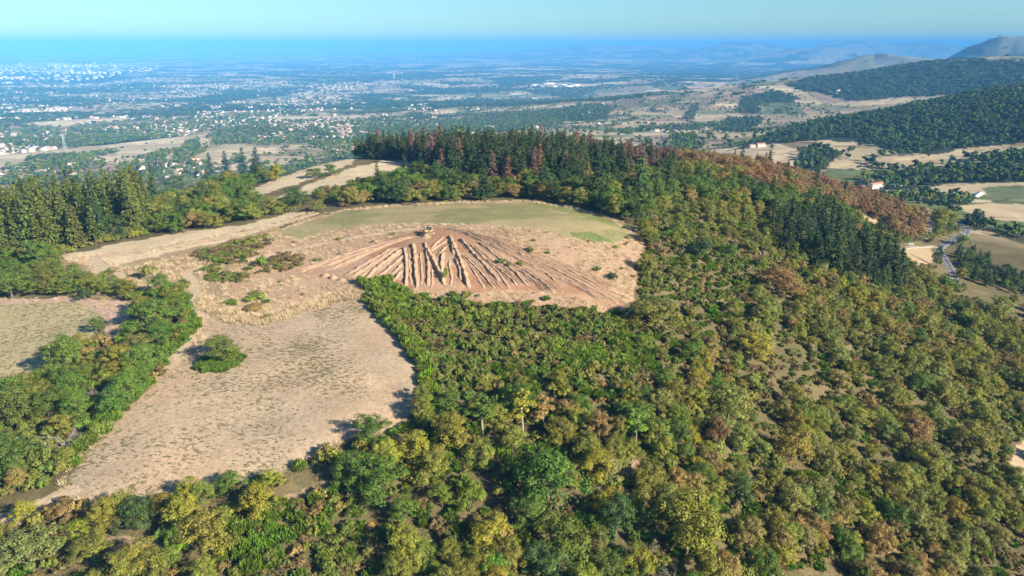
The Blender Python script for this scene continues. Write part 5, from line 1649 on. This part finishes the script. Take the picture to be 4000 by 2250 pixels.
building("polytunnel", "pale polytunnel lying on the valley pasture", "polytunnel", 2460, 492, [("cover", (0, 0, .8), (30, 6, 2.0), 'sheet_white', None), ("ridge", (0, 0, 1.95), (30, 3, .5), 'sheet_white', None)], .8)
building("barn", "long white barn on the pale fields at left", "barn", 150, 399, [("hall", (0, 0, 2), (42, 14, 8), 'sheet_white', 2.4), ("lean_to", (-34, 2, 1), (20, 10, 6), 'sheet_white', 1.2)], .15)
building("house", "white house inside the dark grove on the left", "house", 182, 420, [("walls", (0, 0, 2.5), (10, 9, 9), 'wall_white', 1.8)], .2)

# water tower on the plain
p, t = pick(991, 200, 2500)
root = add("water_tower", None, loc=tuple(p))
MB().tube([(0, 0, -3), (0, 0, 30)], [5.5, 4.5], 14).build("shaft", M['wall_cream'], root)
hd = MB().tube([(0, 0, 28), (0, 0, 33), (0, 0, 44), (0, 0, 46)], [4.6, 8, 9, 7], 16).build("tank", M['wall_cream'], root)
MB().tube([(0, 0, 46), (0, 0, 48)], [3, 1], 10).build("cap", M['wall_cream'], hd)
root.scale = (1.35, 1.35, 1.5)
tag(root, "tall pale water tower rising from the wooded plain", "tower")

# white works halls in the middle of the plain
for i, (u, v, L, W, h, nm) in enumerate(((1342,216,70,30,10,"leftmost small hall"), (1362,218,60,40,12,"second hall"), (1378,212,110,40,14,"largest long hall"), (1394,219,60,40,11,"hall with pale roof in the middle"), (1412,215,90,36,12,"fourth hall"), (1428,219,80,44,12,"hall at the front right"), (1446,216,90,40,14,"rightmost hall"))):
    building("works_hall", f"white works hall in the plain, {nm}", "hall", u, v, [("hall", (0, 0, h / 2 - 3), (L, W, h + 6), 'sheet_white', None), ("office", (L * .55, 0, h / 4 - 2), (L * .2, W * .6, h / 2 + 4), 'sheet_white', None)], .1 * (i % 3), 2500, "works halls in the plain")

# tower blocks of the far city
rgC = np.random.default_rng(44)
ORDS = ORD + ['thirteenth', 'fourteenth', 'fifteenth', 'sixteenth', 'seventeenth', 'eighteenth', 'nineteenth', 'twentieth']
tw = [(122,170,60),(130,170,64),(137,171,58),(143,169,66),(150,171,56),(163,171,52),(169,170,50),(176,171,52),(183,171,50),(190,170,50),(198,171,54),(217,171,56),(221,170,66),(226,171,56),(237,171,52),(243,171,54),(181,187,58),(290,171,50),(197,187,36),(210,187,34),(224,186,38),(236,187,34),(250,186,36),(262,187,32),(286,187,30),(300,187,32)]
for i, (u, v, h) in enumerate(tw):
    place = "in the far row of city towers" if v < 175 else "in the nearer row of city blocks"
    k = [q for q in tw if (q[1] < 175) == (v < 175)].index((u, v, h)) + 1
    building("tower_block", f"white apartment tower {place}, {ORDS[k]} from left", "tower block", u, v, [("slab", (0, 0, h / 2 - 5), (30 + 16 * (i % 3), 20, h + 10), 'wall_white', None), ("roof_house", (0, 0, h + 2), (12, 9, 4), 'wall_white', None)], rgC.uniform(-.3, .3), 3000, "tower blocks of the far city")

# the rest of the settled plain and the city: small plain blocks, nobody could count them
def settlement():
    rg = np.random.default_rng(51)
    N = 90000
    az = rg.uniform(-.72, .72, N); lr = rg.uniform(math.log(1900), math.log(22000), N)
    r = np.exp(lr); x = r * np.sin(az); y = r * np.cos(az)
    cl = fbm(x, y, 1100, 3, 52) * .45 + fbm(x, y, 260, 3, 53) * .55
    z = height(x, y); u, v, t = project(x, y, z)
    k = smooth(.50, .60, cl) * .34 * smooth(1300, 800, u) + smooth(.54, .63, cl) * .09
    k = k * np.where(r > 9000, .5, 1)
    city = in_poly(u, v, [(-60,165),(120,158),(300,160),(420,172),(330,188),(200,205),(-60,215)])
    k = np.where(city, .11, k)
    for p in LEFT_OPEN + [RIDGE_WOOD1, RIDGE_WOOD2]:
        k = np.where(in_poly(u, v, p), 0, k)
    k = np.where((u > 1250) & (r < 3600), k * .12, k)
    k = np.where((z > -150) | ((u > 2000) & (r < 9000)), 0, k)
    m = rg.uniform(0, 1, N) < k
    x, y, z, r, city = x[m], y[m], z[m], r[m], city[m]
    for h in rest:
        pass
    x = np.concatenate([x, [h['x'] for h in rest]]); y = np.concatenate([y, [h['y'] for h in rest]]); z = np.concatenate([z, [h['z'] for h in rest]])
    r = np.hypot(x, y); city = np.concatenate([city, np.zeros(len(rest), bool)])
    n = len(x)
    L = np.where(city, rg.uniform(18, 70, n), rg.uniform(10, 17, n) * (1 + .9 * smooth(5000, 14000, r))); W = np.where(city, rg.uniform(14, 30, n), rg.uniform(8, 11, n) * (1 + .6 * smooth(5000, 14000, r)))
    h = np.where(city, rg.uniform(8, 24, n), rg.uniform(4, 7, n))
    a = rg.uniform(0, PI, n); ca, sa = np.cos(a), np.sin(a)
    def corner(fx, fy, zz):
        X = fx * L / 2; Y = fy * W / 2
        return np.stack([x + X * ca - Y * sa, y + X * sa + Y * ca, zz], 1)
    rid = np.where(city, .3, 2.0)
    pts = [corner(sx, sy, z - 4) for sx, sy in ((-1, -1), (1, -1), (1, 1), (-1, 1))] + [corner(sx, sy, z + h) for sx, sy in ((-1, -1), (1, -1), (1, 1), (-1, 1))] + [corner(-1, 0, z + h + rid), corner(1, 0, z + h + rid)]
    V = np.stack(pts, 1).reshape(-1, 3)
    base = np.arange(n)[:, None] * 10
    Q = np.concatenate([base + np.array(q) for q in ((0, 1, 5, 4), (1, 2, 6, 5), (2, 3, 7, 6), (3, 0, 4, 7), (4, 5, 9, 8), (6, 7, 8, 9))])
    Tt = np.concatenate([base + np.array(q) for q in ((4, 8, 7), (5, 6, 9))])
    wallm = rg.integers(0, 2, n); roofm = np.where(city, 0, np.where(rg.uniform(0, 1, n) < .42, 0, rg.integers(2, 4, n)))
    mi = np.concatenate([wallm, wallm, roofm, roofm]) * 0
    mi = np.concatenate([wallm, wallm, wallm, wallm, wallm, wallm, roofm, roofm])
    mi = np.concatenate([wallm, wallm, wallm * 0 + wallm, wallm, roofm, roofm])
    # order of faces handed over: triangles first, then quads
    mi = np.concatenate([wallm, wallm, wallm, wallm, wallm, wallm, roofm, roofm])
    M['far_white'] = plain_mat("far_white_walls", (.40, .385, .35), .85, vary=.2, scale=.05)
    me = mesh_np("far_settlements", V, [Tt, Q], [M['far_white'], M['wall_cream'], M['tile_pale'], M['tile_red']], mi)
    o = add("far_settlements", me)
    tag(o, "countless small white houses scattered over the far plain and city", "houses", kind='stuff')
    print("settlement", n)
settlement()

# high-voltage pylons
M['galv'] = plain_mat("galvanised_steel", (.55, .58, .6), .5, .3, vary=.1)
def pylon(u, v, h, label):
    p, _ = pick(u, v, 900)
    root = add("pylon", None, loc=tuple(p))
    b = MB(); w0, w1 = h * .09, h * .018
    legs = [[(sx * w0, sy * w0, -1), (sx * w1, sy * w1, h * .8), (0, 0, h)] for sx in (-1, 1) for sy in (-1, 1)]
    for l in legs: b.tube(l, .2, 4)
    tw_ = b.build("tower", M['galv'], root)
    c = MB()
    for k in range(8):
        f0, f1 = k / 8 * .8, (k + 1) / 8 * .8
        for sy in (-1, 1):
            q0 = w0 + (w1 - w0) * f0 / .8; q1 = w0 + (w1 - w0) * f1 / .8
            c.tube([(-q0, sy * q0, f0 * h), (q1, sy * q1, f1 * h)], .12, 4); c.tube([(q0, sy * q0, f0 * h), (-q1, sy * q1, f1 * h)], .12, 4)
    c.build("bracing", M['galv'], root)
    for f, l in ((.68, .17), (.78, .22), (.88, .15)):
        MB().tube([(-l * h, 0, f * h), (0, 0, f * h + h * .03), (l * h, 0, f * h)], .22, 4).build("cross_arm", M['galv'], root)
    tag(root, label, "pylon", "pylons crossing the plain")
    return p
pa = pylon(707, 300, 52, "electricity pylon above the trees of the village")
pb = pylon(1068, 292, 52, "electricity pylon left of the plantation's highest tops")
pc = pylon(165, 378, 40, "electricity pylon on the pale fields at left")
wires = MB()
for f, l in ((.68, .17), (.68, -.17), (.78, .22), (.78, -.22)):
    A = np.array(pa) + np.array([l * 52, 0, f * 52]); B = np.array(pb) + np.array([l * 52, 0, f * 52])
    s = np.linspace(0, 1, 14)
    pts = A[None] * (1 - s[:, None]) + B[None] * s[:, None]; pts[:, 2] -= 22 * 4 * s * (1 - s) * .5
    wires.tube(pts, .10, 3, cap=False)
w = wires.build("power_lines", M['galv']); tag(w, "power lines strung between the two pylons", "power lines")

# ------------------------------------------------------------------ trees of the valley and the plain
def far_trees():
    rg = np.random.default_rng(61)
    N = 210000
    az = rg.uniform(-.74, .74, N); lr = rg.uniform(math.log(620), math.log(3300), N)
    r = np.exp(lr); x = r * np.sin(az); y = r * np.cos(az); z = height(x, y); u, v, t = project(x, y, z)
    wm = wood_mask(x, y, u, v, r)
    bd, cid = cells(x, y, 130., 5)
    left = smooth(1250, 1000, u)
    dens = np.where(wm > .5, .95, 0)
    dens = np.maximum(dens, np.where((bd < .06) & (fbm(x, y, 160, 2, 64) > .40), .9, 0))
    dens = np.maximum(dens, .014 + .16 * left * smooth(.42, .6, fbm(x, y, 220, 3, 67)))
    for p in LEFT_OPEN:
        dens = np.where(in_poly(u, v, p), .004, dens)
    for poly, sp, keep, words in VILLAGES:
        dens = np.where(in_poly(u, v, poly), .5, dens)
    for p in VALLEY_STRAW + VALLEY_GREEN:
        dens = np.where(in_poly(u, v, p) & (r < 1600), .006, dens)
    for p in VALLEY_WOODS:
        dens = np.where(in_poly(u, v, p) & (r > 850), .85, dens)
    dens = np.where(in_poly(u, v, BIG_STRAW) & (r < 700), 0, dens)
    for p in VALLEY_TREES:
        dens = np.where(in_poly(u, v, p) & (r < 1600), .85, dens)
    GROVES = [[(95,420),(130,395),(200,392),(260,405),(270,425),(180,432),(110,432)], [(300,420),(360,395),(470,375),(520,380),(500,400),(360,430),(310,440)], [(460,372),(480,355),(500,352),(505,372)], [(520,345),(640,310),(700,312),(720,340),(620,362),(540,362)], [(180,395),(300,380),(300,386),(200,402)]]
    for p in GROVES:
        dens = np.where(in_poly(u, v, p), .8, dens)
    # thin out where the sampling is denser than trees can stand
    want = 1 / (46 + .012 * r)
    have = N / (1.48 * (math.log(3300) - math.log(620)) * r * r)
    dens = dens * np.minimum(1, want / have)
    for pts, wd in _tr:
        dens = np.where(line_dist(x, y, pts) < wd * .5 + 3.5, 0, dens)
    m = rg.uniform(0, 1, N) < dens
    x, y, z, u, v, t, r = [q[m] for q in (x, y, z, u, v, t, r)]
    hx = np.array([h['x'] for h in houses]); hy = np.array([h['y'] for h in houses])
    items = []
    for i in range(len(x)):
        q = rg.uniform()
        hue = ['green', 'dark', 'dark', 'olive', 'green', 'blue'][int(rg.integers(6))]
        if r[i] > 1000 and u[i] > 1800: hue = 'dark' if q < .7 else 'green'
        W = rg.uniform(5, 10.5)
        items.append(dict(form='far', x=x[i], y=y[i], z=z[i] - .2, u=u[i], v=v[i], t=t[i], W=W, H=W * rg.uniform(.85, 1.3), hue=hue, zone="", label=None, must=False, px=W * FPX / t[i]))
    # keep trees off the houses that show
    cellset = set((int(a // 14), int(b // 14)) for a, b in zip(hx, hy))
    items = [q for q in items if (int(q['x'] // 14), int(q['y'] // 14)) not in cellset]
    def zone(q):
        u, v = q['u'], q['v']
        if u > 1700:
            if v > 540: return "near the valley road"
            if v > 470: return "in the right valley's hedges"
            if v > 400: return "above the valley farm"
            if v > 330: return "below the wooded ridge"
            return "on the wooded ridge"
        if u > 900: return "beyond the plantation"
        if v > 400: return "behind the left conifers"
        if v > 350: return "among the left pale fields"
        return "around the plain's villages"
    for q in items: q['zone'] = zone(q)
    cand = [q for q in items if -30 < q['u'] < 2606]
    cand.sort(key=lambda q: -q['px'])
    cand = cand[:2600]
    ok = visible([q['x'] for q in cand], [q['y'] for q in cand], [q['z'] + q['H'] * .7 for q in cand])
    ind = [q for q, o in zip(cand, ok) if o][:290]
    ids = set(id(q) for q in ind); rest_ = [q for q in items if id(q) not in ids]
    label_sets(ind)
    for q in ind: make_plant(q, rg)
    scatter("valley_woods", "woods, hedges and copses covering the valley sides and near plain", "woodland", 'far', rest_, tints_for(rest_, 8), 3)
    # farther off: groves
    N = 150000
    az = rg.uniform(-.72, .72, N); r = np.exp(rg.uniform(math.log(3000), math.log(15000), N))
    x = r * np.sin(az); y = r * np.cos(az); z = height(x, y); u, v, t = project(x, y, z)
    wm = wood_mask(x, y, u, v, r); bd, cid = cells(x, y, 260., 25)
    dens = np.maximum(np.where(wm > .4, .8, 0), np.where(bd < .07, .4, .02))
    dens = np.maximum(dens, .2 * smooth(1300, 900, u) * smooth(.44, .56, fbm(x, y, 420, 3, 68)))
    for p in LEFT_OPEN: dens = np.where(in_poly(u, v, p), 0, dens)
    dens = np.where((r > 4300) & (z > -160), dens * .06, dens)
    want = 1 / (520. + .06 * r); have = N / (1.44 * math.log(5) * r * r)
    m = rg.uniform(0, 1, N) < dens * np.minimum(1, want / have)
    items = []
    for i in np.where(m)[0]:
        W = rg.uniform(20, 34); items.append(dict(x=x[i], y=y[i], z=z[i] - 1, W=W, H=rg.uniform(8, 13), hue=['dark', 'green', 'dark'][int(rg.integers(3))]))
    scatter("plain_woods", "dark woods and hedgerows patterning the far plain", "woodland", 'far', items, tints_for(items, 9), 4)
    print("far trees", len(rest_), len(items))
far_trees()

# trees of the valley picked out one by one
VHEROES = [
 ('poplar',2041,388,8,30,'green',"dark poplar standing alone in the valley pasture"), ('poplar',2252,345,7,18,'bright',"pale poplar at the wooded ridge's foot, left of two"), ('poplar',2260,344,7,18,'bright',"pale poplar at the wooded ridge's foot, right of two"),
 ('far',2060,389,18,16,'dark',"round dark tree beside the lone poplar"), ('broad',2160,452,34,26,'pale',"pale green tree left of the valley farm"), ('broad',2230,438,40,30,'bright',"tall light green trees' largest crown behind the farm"),
 ('conifer',2465,552,34,40,'conifer',"dark cedar-like conifer beside the far bend"), ('conifer',2430,550,26,26,'conifer',"dark bushy conifer left of the cedar"), ('broad',2360,545,70,50,'olive',"olive trees' big crown left of the road's far bend"),
 ('broad',2340,598,26,28,'yellow',"yellow-green tree at the end of the farm track"), ('broad',2420,605,40,32,'green',"green tree on the inside of the road bend"), ('broad',2436,640,20,34,'green',"slim green tree beside the turquoise cover"),
 ('pine',2460,672,56,34,'conifer',"umbrella pine at the edge of the straw field"), ('pine',2500,690,52,32,'conifer',"umbrella pine lower beside the straw field"), ('conifer',2545,700,36,52,'conifer',"dark pointed conifer at the straw field's lower end"),
 ('conifer',2478,660,22,34,'conifer',"small pointed conifer between the umbrella pines"), ('broad',2415,690,30,34,'yellow',"yellow tree right of the road's near end"), ('broad',2355,645,24,60,'dark',"dark hedge tree on the road's left side"),
]
n0 = len(plants)
P_, T_ = pick_many([h[1] for h in VHEROES], [h[2] + .42 * h[4] for h in VHEROES], 300)
rgv = np.random.default_rng(5)
for (form, u, v, w, h, hue, lb), p, t in zip(VHEROES, P_, T_):
    W = w * t / FPX; H = h * t / FPX * 1.0
    make_plant(dict(form=form, x=p[0], y=p[1], z=p[2] - .1, W=W, H=max(H, .7 * W), hue=hue, label=lb), rgv)

# ------------------------------------------------------------------ dry grass standing along tracks and on the mound
def dry_grass():
    rg = np.random.default_rng(71)
    n = 26
    th = rg.uniform(0, 2 * PI, n); q = rg.uniform(0, .45, n)
    base = np.stack([q * np.cos(th), q * np.sin(th), np.full(n, -.05)], 1)
    d = np.stack([.35 * np.cos(th), .35 * np.sin(th), np.ones(n)], 1) + rg.normal(0, .2, (n, 3))
    L = rg.uniform(.5, 1.0, n)[:, None]; w = .035
    s = np.cross(d, rg.normal(0, 1, (n, 3))); s /= np.linalg.norm(s, axis=1)[:, None]
    V = np.stack([base - s * w, base + s * w, base + d * L], 1).reshape(-1, 3)
    FORMS['grass'] = ("grass_tuft", "blades", None, 1.0, 1.0, None, 1)
    me = mesh_np("blades", V, np.arange(3 * n).reshape(n, 3), M['leaf'])
    N = 110000
    x = rg.uniform(-190, 80, N); y = rg.uniform(95, 330, N); z = height(x, y); u, v, t = project(x, y, z)
    k = np.zeros(N)
    m = in_poly(u, v, MOUND) & ~in_poly(u, v, FAN) & ~in_poly(u, v, GREEN_TOP)
    k[m] = .3 * smooth(.38, .6, fbm(x, y, 9, 3, 73))[m] + .06
    sc = in_poly(u, v, SCRUB); k[sc] = .4
    fe = in_poly((u - 640) * .95 + 640, (v - 1000) * .95 + 1000, MAIN_FIELD) & ~in_poly(u, v, MAIN_FIELD); k[fe] = .55
    bank_l, _ = pick_many([505, 545, 590, 660, 760, 850, 905], [760, 775, 800, 806, 775, 745, 742])
    bk = line_dist(x, y, bank_l) < 3.2; k[bk] = 1.0
    le = in_poly(u, v, LEFT_MARGIN); k[le] = .08
    for pts, wd in _tr[:5]:
        d = line_dist(x, y, pts); k = np.where(d < wd * .5, 0, np.where(d < wd * .5 + 2.2, np.maximum(k, .35), k))
    keep = rg.uniform(0, 1, N) < k
    items = []
    for i in np.where(keep)[0]:
        W = rg.uniform(.8, 1.7) * (1.35 if bk[i] else 1)
        items.append(dict(x=x[i], y=y[i], z=z[i], W=W, H=W * rg.uniform(.45, .8), hue='tan'))
    tt = np.array([(.50, .415, .275) if rg.uniform() < .7 else (.38, .28, .175) for q in items]) * rg.uniform(.8, 1.2, (len(items), 1))
    # the first tuft is a real object, the others follow it
    q = items.pop(0); tt = tt[1:]
    o = add("grass_tuft", me, loc=(q['x'], q['y'], q['z'])); o.color = (.5, .39, .23, 1)
    tag(o, "single tuft of straw coloured grass on the mound's flank", "grass tuft")
    SOURCE[('grass', 0)] = o
    scatter("dry_grass", "straw coloured dry grass standing on the mound and beside the tracks", "grass", 'grass', items, tt, 9)
    print("grass", len(items))
dry_grass()

# ------------------------------------------------------------------ the air
def build_haze():
    m, nt, out = new_mat("haze")
    pv = node(nt, "ShaderNodeVolumePrincipled")
    pv.inputs['Color'].default_value = (.14, .49, 1.0, 1)
    pv.inputs['Density'].default_value = 0.9e-4
    pv.inputs['Anisotropy'].default_value = -0.25
    nt.links.new(pv.outputs[0], out.inputs['Volume'])
    b = MB(); b.box((0, 0, -140), (190000, 190000, 640))
    o = b.build("haze", m)
    tag(o, "thin blue haze lying over the whole plain", "haze", kind='stuff')
build_haze()
